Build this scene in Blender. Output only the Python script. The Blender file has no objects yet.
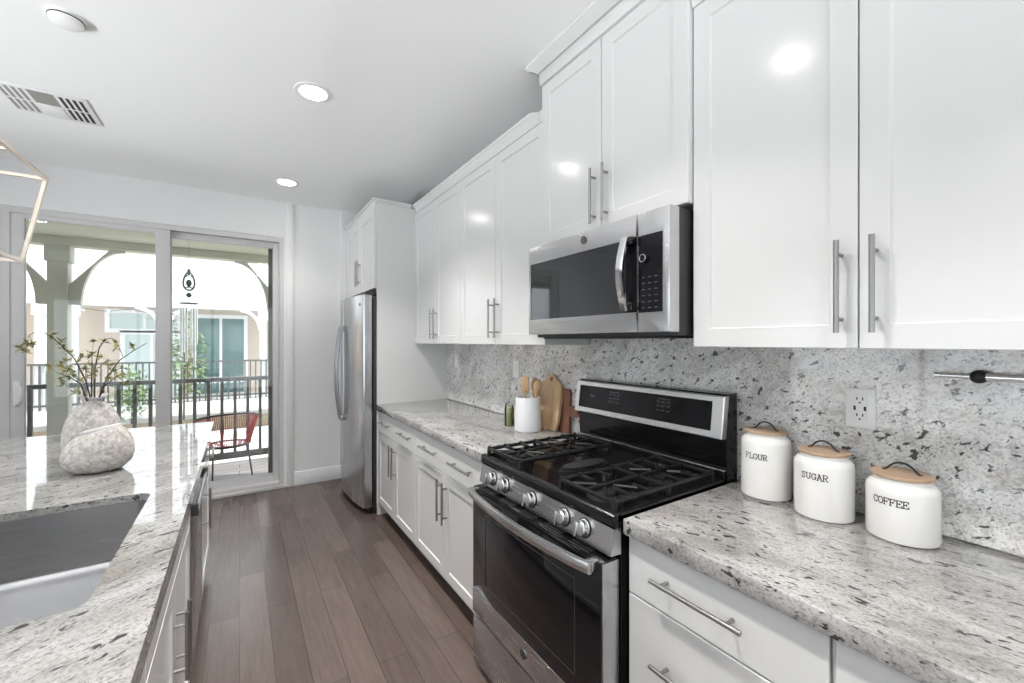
import bpy, bmesh, math, random
from mathutils import Vector, Matrix
from math import pi, sin, cos, tan, radians as R_
random.seed(7)
C = bpy.context.scene.collection
SC = bpy.context.scene

# ------------------------------------------------------------------ camera, world, sun, exposure
cam_d = bpy.data.cameras.new('camera'); cam = bpy.data.objects.new('camera', cam_d); C.objects.link(cam)
cam.location = (0, 0, 1.4306); cam.rotation_euler = (R_(90), 0, R_(-33.1))
cam_d.sensor_width = 36; cam_d.lens = 417.9 / 1024 * 36; cam_d.clip_start = .02; cam_d.clip_end = 300
SC.camera = cam
w = bpy.data.worlds.new('sky'); SC.world = w; w.use_nodes = True
w.node_tree.nodes['Background'].inputs[0].default_value = (.88, .94, 1, 1)
w.node_tree.nodes['Background'].inputs[1].default_value = 3.1
sun_d = bpy.data.lights.new('sun', 'SUN'); sun_d.energy = 5.0; sun_d.angle = R_(.6); sun_d.color = (1, .96, .9)
sun = bpy.data.objects.new('sun', sun_d); C.objects.link(sun)
sun.rotation_euler = Vector((-.70, .27, -.67)).to_track_quat('-Z', 'Y').to_euler()
SC.view_settings.view_transform = 'Standard'; SC.view_settings.look = 'None'
SC.view_settings.gamma = 1; SC.view_settings.use_curve_mapping = False
SC.view_settings.exposure = -.08
CAN_W = 18.0; FILL_W = 360.0
SC.cycles.max_bounces = 10; SC.cycles.transparent_max_bounces = 12; SC.cycles.sample_clamp_indirect = 6
SC.cycles.use_denoising = True
SC.cycles.caustics_reflective = False; SC.cycles.caustics_refractive = False

# ------------------------------------------------------------------ materials
def mat(name, col=(.8, .8, .8), rough=.5, metal=0., spec=.5, coat=0., emit=None, es=0.):
    m = bpy.data.materials.new(name); m.use_nodes = True
    b = m.node_tree.nodes['Principled BSDF']
    b.inputs['Base Color'].default_value = (*col, 1); b.inputs['Roughness'].default_value = rough
    b.inputs['Metallic'].default_value = metal; b.inputs['Specular IOR Level'].default_value = spec
    b.inputs['Coat Weight'].default_value = coat; b.inputs['Coat Roughness'].default_value = .08
    if emit: b.inputs['Emission Color'].default_value = (*emit, 1); b.inputs['Emission Strength'].default_value = es
    return m
def nd(m, t, **k):
    n = m.node_tree.nodes.new(t)
    for a, v in k.items(): setattr(n, a, v)
    return n
def lk(m, a, b): m.node_tree.links.new(a, b)
def coords(m, scale=(1, 1, 1), rot=(0, 0, 0)):
    tc = nd(m, 'ShaderNodeTexCoord'); mp = nd(m, 'ShaderNodeMapping')
    mp.inputs['Scale'].default_value = scale; mp.inputs['Rotation'].default_value = rot
    r = nd(m, 'ShaderNodeMapping'); r.inputs['Rotation'].default_value = rot
    lk(m, tc.outputs['Object'], r.inputs[0]); mp.inputs['Rotation'].default_value = (0, 0, 0)
    lk(m, r.outputs[0], mp.inputs[0]); return mp.outputs[0]
def noise(m, vec, scale, detail=2, rough=.5, dist=0.):
    n = nd(m, 'ShaderNodeTexNoise'); n.inputs['Scale'].default_value = scale; n.inputs['Detail'].default_value = detail
    n.inputs['Roughness'].default_value = rough; n.inputs['Distortion'].default_value = dist
    if vec is not None: lk(m, vec, n.inputs['Vector'])
    return n.outputs[0]
def ramp(m, fac, stops, interp='LINEAR'):
    r = nd(m, 'ShaderNodeValToRGB'); r.color_ramp.interpolation = interp
    e = r.color_ramp.elements
    while len(e) < len(stops): e.new(.5)
    for x, (p, c) in zip(e, stops):
        x.position = p; x.color = (*c, 1) if len(c) == 3 else c
    lk(m, fac, r.inputs[0]); return r.outputs[0]
def mix(m, fac, a, b, mode='MIX'):
    n = nd(m, 'ShaderNodeMix', data_type='RGBA', blend_type=mode)
    if hasattr(fac, 'node'): lk(m, fac, n.inputs[0])
    else: n.inputs[0].default_value = fac
    for i, v in ((6, a), (7, b)):
        if hasattr(v, 'node'): lk(m, v, n.inputs[i])
        else: n.inputs[i].default_value = (*v, 1)
    return n.outputs[2]
def bump(m, h, strength=.2, dist=.002):
    n = nd(m, 'ShaderNodeBump'); n.inputs['Strength'].default_value = strength; n.inputs['Distance'].default_value = dist
    lk(m, h, n.inputs['Height']); lk(m, n.outputs[0], m.node_tree.nodes['Principled BSDF'].inputs['Normal'])
def setc(m, out): lk(m, out, m.node_tree.nodes['Principled BSDF'].inputs['Base Color'])

G = lambda v: (v, v, v)
def granite(name, rot, stretch, light_gain=1.0):
    m = mat(name, rough=.045, spec=.9)
    v = coords(m, stretch, rot)
    vi = coords(m, (1, 1, 1), rot)
    big = noise(m, v, 5.5, 4, .6, .6)
    base = ramp(m, big, [(.30, (.36, .345, .33)), (.45, (.55, .54, .525)), (.60, (.70, .69, .675)), (.8, (.78, .775, .765))])
    warm = ramp(m, noise(m, v, 9, 3, .6), [(.60, G(0)), (.74, G(.45))])
    base = mix(m, warm, base, (.50, .42, .34))
    fine = ramp(m, noise(m, vi, 140, 3, .7), [(.34, G(.45)), (.50, G(1)), (.7, G(1.12))])
    base = mix(m, .75, base, fine, 'MULTIPLY')
    mid = ramp(m, noise(m, v, 44, 3, .65, .3), [(.54, G(0)), (.63, G(.55))])
    base = mix(m, mid, base, (.30, .29, .285))
    spots = ramp(m, noise(m, v, 46, 2.5, .55, .35), [(.622, G(0)), (.662, G(.92))])
    base = mix(m, spots, base, (.025, .024, .026))
    small = ramp(m, noise(m, v, 95, 2, .5), [(.655, G(0)), (.71, G(.8))])
    base = mix(m, small, base, (.05, .048, .05))
    setc(m, mix(m, 1.0, base, G(light_gain), 'MULTIPLY')); return m
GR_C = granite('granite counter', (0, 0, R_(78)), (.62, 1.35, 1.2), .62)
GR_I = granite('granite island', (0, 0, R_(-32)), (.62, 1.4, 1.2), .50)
GR_B = granite('granite backsplash', (R_(35), 0, 0), (1, .8, 1.25), 1.25)  # backsplash lightened to offset the shade under the wall cabinets
WHITE = mat('cabinet white lacquer', (.69, .69, .685), .17, spec=.5)
WALL = mat('wall paint', (.82, .82, .82), .55); bump(WALL, noise(WALL, coords(WALL), 120, 2), .04)
CEIL = mat('ceiling paint', (.90, .90, .895), .7); bump(CEIL, noise(CEIL, coords(CEIL), 90, 2), .05)
TRIM = mat('trim white', (.82, .82, .82), .35)
VINYL = mat('vinyl door frame', (.66, .65, .65), .4)
def brushed(name, col, rough, axis, bs=.05):
    m = mat(name, col, rough, 1.0)
    s = [1, 1, 1]; s[axis] = .02
    n = noise(m, coords(m, tuple(s)), 260, 2)
    b = m.node_tree.nodes['Principled BSDF']
    r = nd(m, 'ShaderNodeMapRange'); r.inputs[3].default_value = rough - .06; r.inputs[4].default_value = rough + .08
    lk(m, n, r.inputs[0]); lk(m, r.outputs[0], b.inputs['Roughness']); bump(m, n, bs, .001)
    return m
STEEL = brushed('stainless steel', (.60, .60, .61), .24, 1)
STEELV = brushed('stainless steel vertical grain', (.56, .56, .57), .24, 2)
SINKM = brushed('sink steel', (.52, .52, .53), .23, 0, .008)
NICKEL = mat('brushed nickel', (.35, .345, .34), .32, 1)
CHROME = mat('chrome', (.75, .75, .76), .10, 1)
BLACKG = mat('black glass', (.006, .006, .008), .05, spec=.45)
MWG = mat('microwave glass', (.02, .022, .025), .04, spec=.9)
BLACKE = mat('black enamel', (.006, .006, .007), .14, spec=.45)
BLACKM = mat('matte black iron', (.008, .008, .0085), .4)
DARK = mat('dark side panel', (.035, .035, .038), .5)
MARK = mat('panel legend grey', (.28, .29, .31), .5)
MARKD = mat('faint key legend', (.10, .10, .105), .4)
MARKD2 = mat('display legend grey', (.16, .16, .17), .4)
STEELP = brushed('ceiling-paled satin steel', (.76, .755, .74), .34, 1)  # paled to carry the ceiling's reflection on the tilted display frame
BURN = mat('burner cap', (.013, .013, .014), .35)
STEELH = mat('smooth handle steel', (.62, .62, .62), .26, 1)
STEELD = mat('darker handle steel', (.36, .36, .37), .28, 1)
BURNB = mat('burner base', (.02, .02, .021), .5)
CERAM = mat('white glazed ceramic', (.76, .75, .73), .12, spec=.5)
CROCK = mat('white matte ceramic', (.80, .81, .83), .4)
INK = mat('black letter ink', (.03, .03, .03), .5)
def wood(name, c1, c2, axis=2, rough=.5, sc=14):
    m = mat(name, rough=rough); s = [1, 1, 1]; s[axis] = .12
    v = coords(m, tuple(s))
    setc(m, ramp(m, noise(m, v, sc, 4, .6, 1.2), [(.3, c1), (.7, c2)])); return m
LIDW = wood('pale wood lid', (.40, .27, .18), (.50, .36, .25), 1, .5, 30)
BOARD = wood('acacia board', (.40, .24, .12), (.66, .47, .28), 2, .45, 12)
BOARD2 = wood('dark red wood board', (.15, .06, .04), (.26, .12, .075), 2, .45, 12)
SPOON = wood('beech utensil', (.42, .26, .14), (.56, .37, .21), 2, .5, 20)
KICK = mat('shade-brown toe kick', (.10, .07, .055), .5)  # brown takes in the shade and floor reflection below the cabinet doors
# floor planks along Y
FLOORM = mat('plank floor', rough=.25, spec=.5)
def _floor(m):
    tc = nd(m, 'ShaderNodeTexCoord'); mp = nd(m, 'ShaderNodeMapping'); mp.inputs['Rotation'].default_value = (0, 0, R_(90))
    mp.inputs['Location'].default_value = (.3, .0, 0)
    lk(m, tc.outputs['Object'], mp.inputs[0])
    b = nd(m, 'ShaderNodeTexBrick'); b.offset = .37; b.offset_frequency = 2
    b.inputs['Scale'].default_value = 1; b.inputs['Mortar Size'].default_value = .0012; b.inputs['Mortar Smooth'].default_value = .3
    b.inputs['Brick Width'].default_value = 1.15; b.inputs['Row Height'].default_value = .130; b.inputs['Bias'].default_value = 0
    b.inputs['Color1'].default_value = (.136, .104, .091, 1); b.inputs['Color2'].default_value = (.094, .069, .060, 1)
    b.inputs['Mortar'].default_value = (.028, .020, .017, 1)
    lk(m, mp.outputs[0], b.inputs['Vector'])
    g = ramp(m, noise(m, coords(m, (1, .08, 1)), 46, 5, .65, .6), [(.3, G(.78)), (.7, G(1.15))])
    c = mix(m, .8, b.outputs['Color'], g, 'MULTIPLY')
    g2 = ramp(m, noise(m, coords(m, (1, .4, 1)), 3.0, 3, .5), [(.3, G(.88)), (.7, G(1.1))])
    c = mix(m, .8, c, g2, 'MULTIPLY'); setc(m, c)
    bump(m, noise(m, coords(m, (1, .1, 1)), 60, 3), .12, .001)
_floor(FLOORM)
# clear glass: fresnel mix of transparent and mirror
def glass(name, tint=(1, 1, 1), boost=1.0):
    m = bpy.data.materials.new(name); m.use_nodes = True; t = m.node_tree
    t.nodes.remove(t.nodes['Principled BSDF']); o = t.nodes['Material Output']
    tr = nd(m, 'ShaderNodeBsdfTransparent'); tr.inputs[0].default_value = (*tint, 1)
    gl = nd(m, 'ShaderNodeBsdfGlossy'); gl.inputs['Roughness'].default_value = .0
    fr = nd(m, 'ShaderNodeFresnel'); fr.inputs[0].default_value = 1.45
    mx = nd(m, 'ShaderNodeMixShader'); lk(m, fr.outputs[0], mx.inputs[0])
    lk(m, tr.outputs[0], mx.inputs[1]); lk(m, gl.outputs[0], mx.inputs[2]); lk(m, mx.outputs[0], o.inputs[0])
    return m
GLASS = glass('clear glass', (.98, .99, .99))
GREENJ = mat('green jar contents', (.42, .46, .16), .25)
SOFF = mat('olive painted soffit', (.47, .47, .355), .7)
OLIVE = mat('olive grey paint', (.43, .43, .36), .6)
RAILM = mat('dark bronze railing', (.07, .072, .065), .45)
DECK = mat('deck', (.34, .32, .32), .7)
def _deck(m):
    tc = coords(m); b = nd(m, 'ShaderNodeTexBrick'); b.inputs['Scale'].default_value = 1
    b.inputs['Brick Width'].default_value = 3; b.inputs['Row Height'].default_value = .14; b.inputs['Mortar Size'].default_value = .004
    b.inputs['Color1'].default_value = (.36, .33, .33, 1); b.inputs['Color2'].default_value = (.30, .28, .28, 1); b.inputs['Mortar'].default_value = (.08, .07, .07, 1)
    lk(m, tc, b.inputs['Vector']); setc(m, b.outputs['Color'])
_deck(DECK)
SIDING = mat('white lap siding', (.85, .86, .87), .6)
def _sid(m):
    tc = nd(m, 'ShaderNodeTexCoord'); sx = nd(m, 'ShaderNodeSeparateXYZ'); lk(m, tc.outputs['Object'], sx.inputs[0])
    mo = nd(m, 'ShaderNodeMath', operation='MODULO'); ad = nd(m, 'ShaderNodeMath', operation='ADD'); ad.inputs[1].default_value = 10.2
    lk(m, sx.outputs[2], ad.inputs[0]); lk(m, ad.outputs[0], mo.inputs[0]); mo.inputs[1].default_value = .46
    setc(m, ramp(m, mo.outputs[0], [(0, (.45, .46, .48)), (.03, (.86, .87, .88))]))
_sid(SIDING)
EXTW = mat('white exterior trim', (.86, .86, .86), .5)
BEIGE = mat('beige stucco', (.62, .52, .42), .8); bump(BEIGE, noise(BEIGE, coords(BEIGE), 60, 3), .3)
TEAL = mat('teal window glass', (.10, .20, .19), .06, spec=.8)
CURT = mat('pale curtain', (.60, .70, .68), .7)
GRND = mat('pale concrete', (.62, .61, .58), .8); setc(GRND, ramp(GRND, noise(GRND, coords(GRND), 1.5, 3), [(.3, (.50, .49, .46)), (.7, (.66, .65, .62))]))
LEAF = mat('olive leaf', (.20, .20, .05), .5); setc(LEAF, ramp(LEAF, noise(LEAF, coords(LEAF), 18, 2), [(.35, (.13, .16, .045)), (.65, (.40, .34, .16))]))
SHRUB = mat('shrub leaf', (.10, .22, .09), .5); setc(SHRUB, ramp(SHRUB, noise(SHRUB, coords(SHRUB), 9, 2), [(.3, (.06, .16, .07)), (.7, (.30, .36, .16))]))
HEDGE = mat('brown planter', (.30, .22, .13), .9); setc(HEDGE, ramp(HEDGE, noise(HEDGE, coords(HEDGE), 8, 3), [(.4, (.13, .085, .06)), (.6, (.12, .11, .06))]))
STEM = mat('branch bark', (.06, .05, .03), .7)
def stone(name, c1, c2):
    m = mat(name, rough=.75); v = coords(m)
    setc(m, ramp(m, noise(m, v, 52, 4, .65, .8), [(.34, c1), (.50, tuple((a + b) / 2 for a, b in zip(c1, c2))), (.66, c2)]))
    bump(m, noise(m, v, 60, 4, .6, 1.0), .5, .004); return m
STONE = stone('mottled grey stone', (.31, .28, .26), (.62, .60, .575))
RIMW = mat('smooth pale glaze', (.55, .54, .545), .45)
GOLD = mat('champagne metal', (.78, .68, .58), .28, 1)
CORD = mat('red cord', (.42, .035, .025), .45)
CFRM = mat('dark red steel', (.07, .02, .018), .4)
CLEG = mat('dark steel leg', (.06, .06, .06), .4)
BULB = mat('lit downlight lens', (1, 1, 1), .5, emit=(1, .97, .92), es=40)
OUTL = mat('white plastic', (.90, .90, .895), .3)
SLOT = mat('dark slot', (.02, .02, .02), .6)
VENTD = mat('vent interior', (.03, .03, .03), .8)
VENTG = mat('vent grey louvre', (.30, .29, .27), .6)
PEWT = mat('verdigris metal', (.10, .12, .12), .4, .8)
TUBEM = mat('pale chime tube', (.72, .73, .70), .3, .6)

# ------------------------------------------------------------------ mesh builder
class MB:
    def __init__(s): s.bm = bmesh.new()
    def box(s, x0, x1, y0, y1, z0, z1, bev=0., seg=2):
        t = bmesh.new(); bmesh.ops.create_cube(t, size=1)
        for v in t.verts:
            v.co = Vector(((x0 + x1) / 2 + v.co.x * abs(x1 - x0), (y0 + y1) / 2 + v.co.y * abs(y1 - y0), (z0 + z1) / 2 + v.co.z * abs(z1 - z0)))
        if bev: bmesh.ops.bevel(t, geom=t.edges[:], offset=bev, segments=seg, profile=.5, affect='EDGES')
        s.add(t); return s
    def add(s, t, M=None):
        if M is not None: bmesh.ops.transform(t, matrix=M, verts=t.verts)
        me = bpy.data.meshes.new('_t'); t.to_mesh(me); t.free(); s.bm.from_mesh(me); bpy.data.meshes.remove(me)
    def quadloops(s, loops, cap0=True, cap1=True, closed=False):
        rs = [[s.bm.verts.new(p) for p in l] for l in loops]; n = len(rs[0])
        pairs = list(zip(rs, rs[1:])) + ([(rs[-1], rs[0])] if closed else [])
        for a, b in pairs:
            for i in range(n): s.bm.faces.new((a[i], a[(i + 1) % n], b[(i + 1) % n], b[i]))
        if not closed:
            if cap0: s.bm.faces.new(rs[0][::-1])
            if cap1: s.bm.faces.new(rs[-1])
        return s
    def lathe(s, prof, c=(0, 0, 0), n=40, M=None, f=None):
        loops = []
        for r, z in prof:
            l = []
            for k in range(n):
                a = 2 * pi * k / n; rr = max(r, 1e-4)
                p = Vector((rr * cos(a), rr * sin(a), z))
                if f: p = f(p, a)
                if M is not None: p = M @ p
                l.append(p + Vector(c))
            loops.append(l)
        return s.quadloops(loops)
    def cyl(s, p, q, r, n=16, r2=None): return s.tube([p, q], [r, r if r2 is None else r2], n)
    def tube(s, pts, r, n=8, closed=False):
        P = [Vector(p) for p in pts]; m = len(P)
        rad = r if isinstance(r, (list, tuple)) else [r] * m
        T = []
        for i in range(m):
            if closed: d = P[(i + 1) % m] - P[i - 1]
            else: d = P[min(i + 1, m - 1)] - P[max(i - 1, 0)]
            T.append(d.normalized())
        a = Vector((0, 0, 1)) if abs(T[0].z) < .9 else Vector((1, 0, 0))
        u = (a - T[0] * a.dot(T[0])).normalized(); loops = []
        for i in range(m):
            u = (u - T[i] * u.dot(T[i])).normalized(); v = T[i].cross(u)
            loops.append([P[i] + (u * cos(2 * pi * k / n + pi / n) + v * sin(2 * pi * k / n + pi / n)) * rad[i] for k in range(n)])
        return s.quadloops(loops, closed=closed)
    def prism(s, poly, axis, a, b, bev=0.):
        """polygon of 2-tuples extruded along axis from a to b"""
        def P(p, h): return {'x': (h, p[0], p[1]), 'y': (p[0], h, p[1]), 'z': (p[0], p[1], h)}[axis]
        t = bmesh.new(); A = [t.verts.new(P(p, a)) for p in poly]; B = [t.verts.new(P(p, b)) for p in poly]; n = len(poly)
        t.faces.new(A[::-1]); t.faces.new(B)
        for i in range(n): t.faces.new((A[i], A[(i + 1) % n], B[(i + 1) % n], B[i]))
        if bev: bmesh.ops.bevel(t, geom=t.edges[:], offset=bev, segments=2, profile=.5, affect='EDGES')
        s.add(t); return s
    def ball(s, c, r, sx=1, sy=1, sz=1, sub=2):
        t = bmesh.new(); bmesh.ops.create_icosphere(t, subdivisions=sub, radius=r)
        s.add(t, Matrix.Translation(c) @ Matrix.Diagonal((sx, sy, sz, 1))); return s
    def leaf(s, c, d, up, L, W):
        c = Vector(c); d = Vector(d).normalized(); sd = d.cross(Vector(up)).normalized(); u = sd.cross(d)
        ps = [c, c + d * L * .35 + sd * W / 2 + u * L * .05, c + d * L, c + d * L * .35 - sd * W / 2 + u * L * .05]
        vs = [s.bm.verts.new(p) for p in ps]
        s.bm.faces.new((vs[0], vs[1], vs[2])); s.bm.faces.new((vs[0], vs[2], vs[3])); return s
def wloc(o):
    v = Vector((0, 0, 0))
    while o is not None: v += o.location; o = o.parent
    return v
def obj(name, mb, m, parent=None, smooth=True, ang=35, keep=True, **props):
    bm = mb.bm
    if keep: bmesh.ops.recalc_face_normals(bm, faces=bm.faces)
    me = bpy.data.meshes.new(name)
    if parent is not None: bmesh.ops.translate(bm, verts=bm.verts, vec=-wloc(parent))
    bm.to_mesh(me); bm.free()
    if smooth:
        me.polygons.foreach_set('use_smooth', [True] * len(me.polygons)); me.set_sharp_from_angle(angle=R_(ang))
    me.materials.append(m)
    o = bpy.data.objects.new(name, me); C.objects.link(o); o.parent = parent
    for k, v in props.items(): o[k] = v
    return o
def thing(name, label, cat, loc=(0, 0, 0), group=None):
    o = bpy.data.objects.new(name, None); o.empty_display_size = .05; C.objects.link(o); o.location = loc
    o['label'] = label; o['category'] = cat
    if group: o['group'] = group
    return o
def tag(o, label, cat, group=None):
    o['label'] = label; o['category'] = cat
    if group: o['group'] = group
    return o
def struct(name, mb, m, parent=None, **k):
    o = obj(name, mb, m, parent, **k)
    if parent is None: o['kind'] = 'structure'
    return o

# ------------------------------------------------------------------ measures
XW = 1.5725; XWALL = 1.5925; XF = .9375; XU = 1.2727; YP = 3.4914; YD = 4.6548; ZC = 2.795; ZT = .914; SL = .046
XL = -4.6; YB = -4.2
# ------------------------------------------------------------------ room shell
struct('floor', MB().box(XL - .15, XWALL + .15, YB - .15, YD + .02, -.1, 0), FLOORM)
struct('ceiling', MB().box(XL - .15, XWALL + .15, YB - .15, YD + .15, ZC, ZC + .15), CEIL)
struct('wall_right', MB().box(XWALL, XWALL + .15, YB - .15, YD + .15, 0, ZC), WALL)
DX0, DX1, DZ = -1.50, .365, 2.446
e = MB().box(XL - .15, DX0, YD, YD + .15, 0, ZC).box(DX1, XWALL, YD, YD + .15, 0, ZC).box(DX0, DX1, YD, YD + .15, DZ, ZC)
struct('wall_front', e, WALL)
struct('trim_1', MB().box(.885, XWALL, 4.60, YD, 0, ZC), WALL)          # short return of wall beside the refrigerator
struct('trim_2', MB().box(.388, .450, YD - .014, YD, 0, ZC, .002), TRIM)   # flat casing board beside the sliding door
struct('baseboard_front', MB().box(.450, .885, YD - .016, YD, 0, .136, .002), TRIM)
struct('baseboard_left', MB().box(XL, XL + .015, YB, YD, 0, .136, .002), TRIM)
# left wall and back wall of the room, each with a window
wl = MB().box(XL - .15, XL, YB, YD, 0, .10).box(XL - .15, XL, YB, YD, 2.45, ZC).box(XL - .15, XL, YB, -1.6, .10, 2.45).box(XL - .15, XL, 3.4, YD, .10, 2.45)
struct('wall_left', wl, WALL)
wb = MB().box(XL, XWALL, YB - .15, YB, 0, .1).box(XL, XWALL, YB - .15, YB, 2.45, ZC).box(XL, -3.6, YB - .15, YB, .1, 2.45).box(.9, XWALL, YB - .15, YB, .1, 2.45)
struct('wall_back', wb, WALL)
def window(n, a0, a1, z0, z1, ax):
    f = MB(); g = MB(); wd = .06
    def B(mb, u0, u1, v0, v1, d0, d1):
        if ax == 'x': mb.box(XL - .15 + d0, XL - .15 + d1, u0, u1, v0, v1)
        else: mb.box(u0, u1, YB - .15 + d0, YB - .15 + d1, v0, v1)
    B(f, a0, a1, z0, z0 + wd, .03, .11); B(f, a0, a1, z1 - wd, z1, .03, .11)
    k = 3
    for i in range(k + 1):
        u = a0 + (a1 - a0 - wd) * i / k; B(f, u, u + wd, z0 + wd, z1 - wd, .03, .11)
    B(g, a0 + wd, a1 - wd, z0 + wd, z1 - wd, .065, .072)
    fr = struct('window_%d' % n, f, TRIM); obj('glass_pane', g, GLASS, fr)
window(1, -1.6, 3.4, .10, 2.45, 'x'); window(2, -3.6, .9, .10, 2.45, 'y')
def area(name, loc, rot, sx, sy, e, col=(1, 1, 1), shape='RECTANGLE', spread=None):
    d = bpy.data.lights.new(name, 'AREA'); d.energy = e; d.size = sx; d.shape = shape; d.color = col
    if shape in ('RECTANGLE', 'ELLIPSE'): d.size_y = sy
    if spread: d.spread = spread
    o = bpy.data.objects.new(name, d); C.objects.link(o); o.location = loc; o.rotation_euler = rot; return o
def aim(d): return Vector(d).to_track_quat('-Z', 'Y').to_euler()
# added area lamps outside the two windows, aimed upwards to brighten the ceiling
area('fill_lamp_left', (XL - .95, .9, -.62), aim((1, 0, 1.3)), 4.8, 1.3, FILL_W * 5.4, (.97, .98, 1))
area('fill_lamp_back', (-1.35, YB - .95, -.62), aim((0, 1, 1.3)), 4.4, 1.3, FILL_W * 4.6, (.97, .98, 1))

# ------------------------------------------------------------------ sliding glass door
dr = bpy.data.objects.new('door_1', None); C.objects.link(dr); dr.location = (-.57, YD + .06, 0); dr['kind'] = 'structure'
f = MB().box(DX0, DX0 + .06, YD + .01, YD + .13, 0, DZ).box(DX1 - .04, DX1, YD + .005, YD + .13, 0, DZ).box(DX0 + .06, DX1 - .04, YD + .01, YD + .13, DZ - .045, DZ).box(DX0 + .06, DX1 - .04, YD - .005, YD + .13, 0, .06)
obj('outer_frame', f, VINYL, dr)
def panel(x0, x1, y0, y1, z0, z1, sl, sr, tp, bt, handle):
    p = MB().box(x0, x0 + sl, y0, y1, z0, z1, .003).box(x1 - sr, x1, y0, y1, z0, z1, .003).box(x0 + sl, x1 - sr, y0, y1, z1 - tp, z1).box(x0 + sl, x1 - sr, y0, y1, z0, z0 + bt)
    o = obj('door_panel', p, VINYL, dr)
    obj('glass_pane', MB().box(x0 + sl - .005, x1 - sr + .005, (y0 + y1) / 2 - .004, (y0 + y1) / 2 + .004, z0 + bt - .005, z1 - tp + .005), GLASS, o)
    if handle:
        hx = x0 + .035
        h = MB().tube([(hx, y0, 1.12), (hx + .01, y0 - .04, 1.112), (hx + .035, y0 - .05, 1.08), (hx + .035, y0 - .05, 1.00), (hx + .01, y0 - .04, .962), (hx, y0, .955)], .010, 8)
        h.box(hx - .018, hx + .018, y0 - .008, y0, .94, 1.135, .003); obj('door_handle', h, OUTL, o)
panel(-1.44, -.505, YD + .015, YD + .055, .06, 2.40, .075, .10, .035, .075, True)
panel(-.56, .325, YD + .065, YD + .105, .06, 2.40, .06, .052, .055, .075, False)
obj('track_sill', MB().box(DX0, DX1, YD - .02, YD + .15, 0, .03, .003), VINYL, dr)
obj('exterior_jamb', MB().box(.240, .330, YD + .152, YD + .21, .03, 2.42), mat('dark olive jamb', (.16, .165, .12), .6), dr)

# ------------------------------------------------------------------ cabinets
def shaker(mb, x, s, y0, y1, z0, z1, t=.020, w=.058, rec=.007, flat=False):
    L = [(0, x - s * t), (0, x - s * .0018), (.0018, x)]
    if not flat: L += [(w, x), (w + .0035, x - s * rec)]
    mb.quadloops([[(d, y0 + i, z0 + i), (d, y1 - i, z0 + i), (d, y1 - i, z1 - i), (d, y0 + i, z1 - i)] for i, d in L]); return mb
def pull(parent, x, s, y, z, L, vert, name='handle', r=.006, pr=.032):
    d = Vector((0, 0, 1)) if vert else Vector((0, 1, 0)); c = Vector((x + s * pr, y, z)); mb = MB()
    mb.cyl(c - d * L / 2, c + d * L / 2, r, 14)
    for k in (-1, 1):
        q = c + d * k * (L / 2 - .034); mb.cyl(q, q - Vector((s * (pr - .0005), 0, 0)), .0048, 12)
    return obj(name, mb, NICKEL, parent, label='brushed nickel bar pull')
def carcass(name_parent, x0, x1, y0, y1, z0, z1):
    return obj('body', MB().box(x0, x1, y0, y1, z0, z1), WHITE, name_parent)
g = .0016
def cab(name, label, x, s, depth_x, y0, y1, z0, z1, doors, group, drawers=(), toe=None, hl=.23, split=None):
    """doors: (z0,z1,hz,n); drawers: list of (z0,z1,[pull ys])"""
    t = thing(name, label, 'cabinet', ((x + depth_x) / 2, (y0 + y1) / 2, z0), group)
    carcass(t, min(x - s * .0205, depth_x), max(x - s * .0205, depth_x), y0 + .0006, y1 - .0006, z0, z1)
    if doors:
        a, b, hz, n = doors; ym = split if split else (y0 + y1) / 2
        if n == 2:
            for (p, q, hy) in ((y0, ym, ym - .035), (ym, y1, ym + .035)):
                d = obj('door', shaker(MB(), x, s, p + g, q - g, a, b), WHITE, t); pull(d, x, s, hy, hz, hl, True)
        else:
            d = obj('door', shaker(MB(), x, s, y0 + g, y1 - g, a, b), WHITE, t); pull(d, x, s, n, hz, hl, True)
    for a, b, ys in drawers:
        d = obj('drawer', shaker(MB(), x, s, y0 + g, y1 - g, a, b, flat=True), WHITE, t)
        for yy in ys: pull(d, x, s, yy, (a + b) / 2 + .005, .245, False)
    if toe is not None:
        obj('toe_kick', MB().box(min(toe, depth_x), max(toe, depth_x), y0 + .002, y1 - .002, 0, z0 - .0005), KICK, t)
    return t
XB = .9575
UG = 'white wall cabinets over the counter'; BG = 'white base cabinets along the right wall'
cab('wall_cabinet', 'white two-door wall cabinet next to the tall refrigerator side panel', XU, -1, XWALL - .001, 2.604, YP - .001, 1.412, 2.535, (1.413, 2.534, 1.567, 2), UG, split=3.045)
cab('wall_cabinet', 'white two-door wall cabinet just left of the microwave, above the white crock', XU, -1, XWALL - .001, 1.650, 2.604, 1.412, 2.535, (1.413, 2.534, 1.567, 2), UG, split=2.13)
cab('wall_cabinet', 'taller raised white two-door cabinet directly above the microwave', 1.25, -1, XWALL - .001, .8435, 1.648, 1.894, 2.690, (1.8945, 2.6865, 2.035, 2), UG, split=1.243)
cab('wall_cabinet', 'large white two-door wall cabinet above the three canisters', XU, -1, XWALL - .001, -.065, .8425, 1.412, 2.546, (1.413, 2.545, 1.567, 2), UG, split=.395)
cab('refrigerator_cabinet', 'small white two-door cabinet above the stainless refrigerator', .93, -1, XWALL - .001, YP + .022, 4.598, 1.872, 2.535, (1.873, 2.534, 2.055, 2), None, split=4.01)
tag(obj('tall_side_panel', MB().box(.950, XWALL - .001, YP, YP + .020, 0, 2.575), WHITE), 'tall white panel standing between refrigerator and left counter', 'panel')
cab('base_cabinet', 'white base cabinet with one wide drawer, beside the refrigerator panel', XB, -1, XW - .002, 2.622, YP - .001, .100, .867, (.106, .690, .54, 2), BG, [(.694, .862, (3.27, 2.80))], 1.03, split=3.065)
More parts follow.
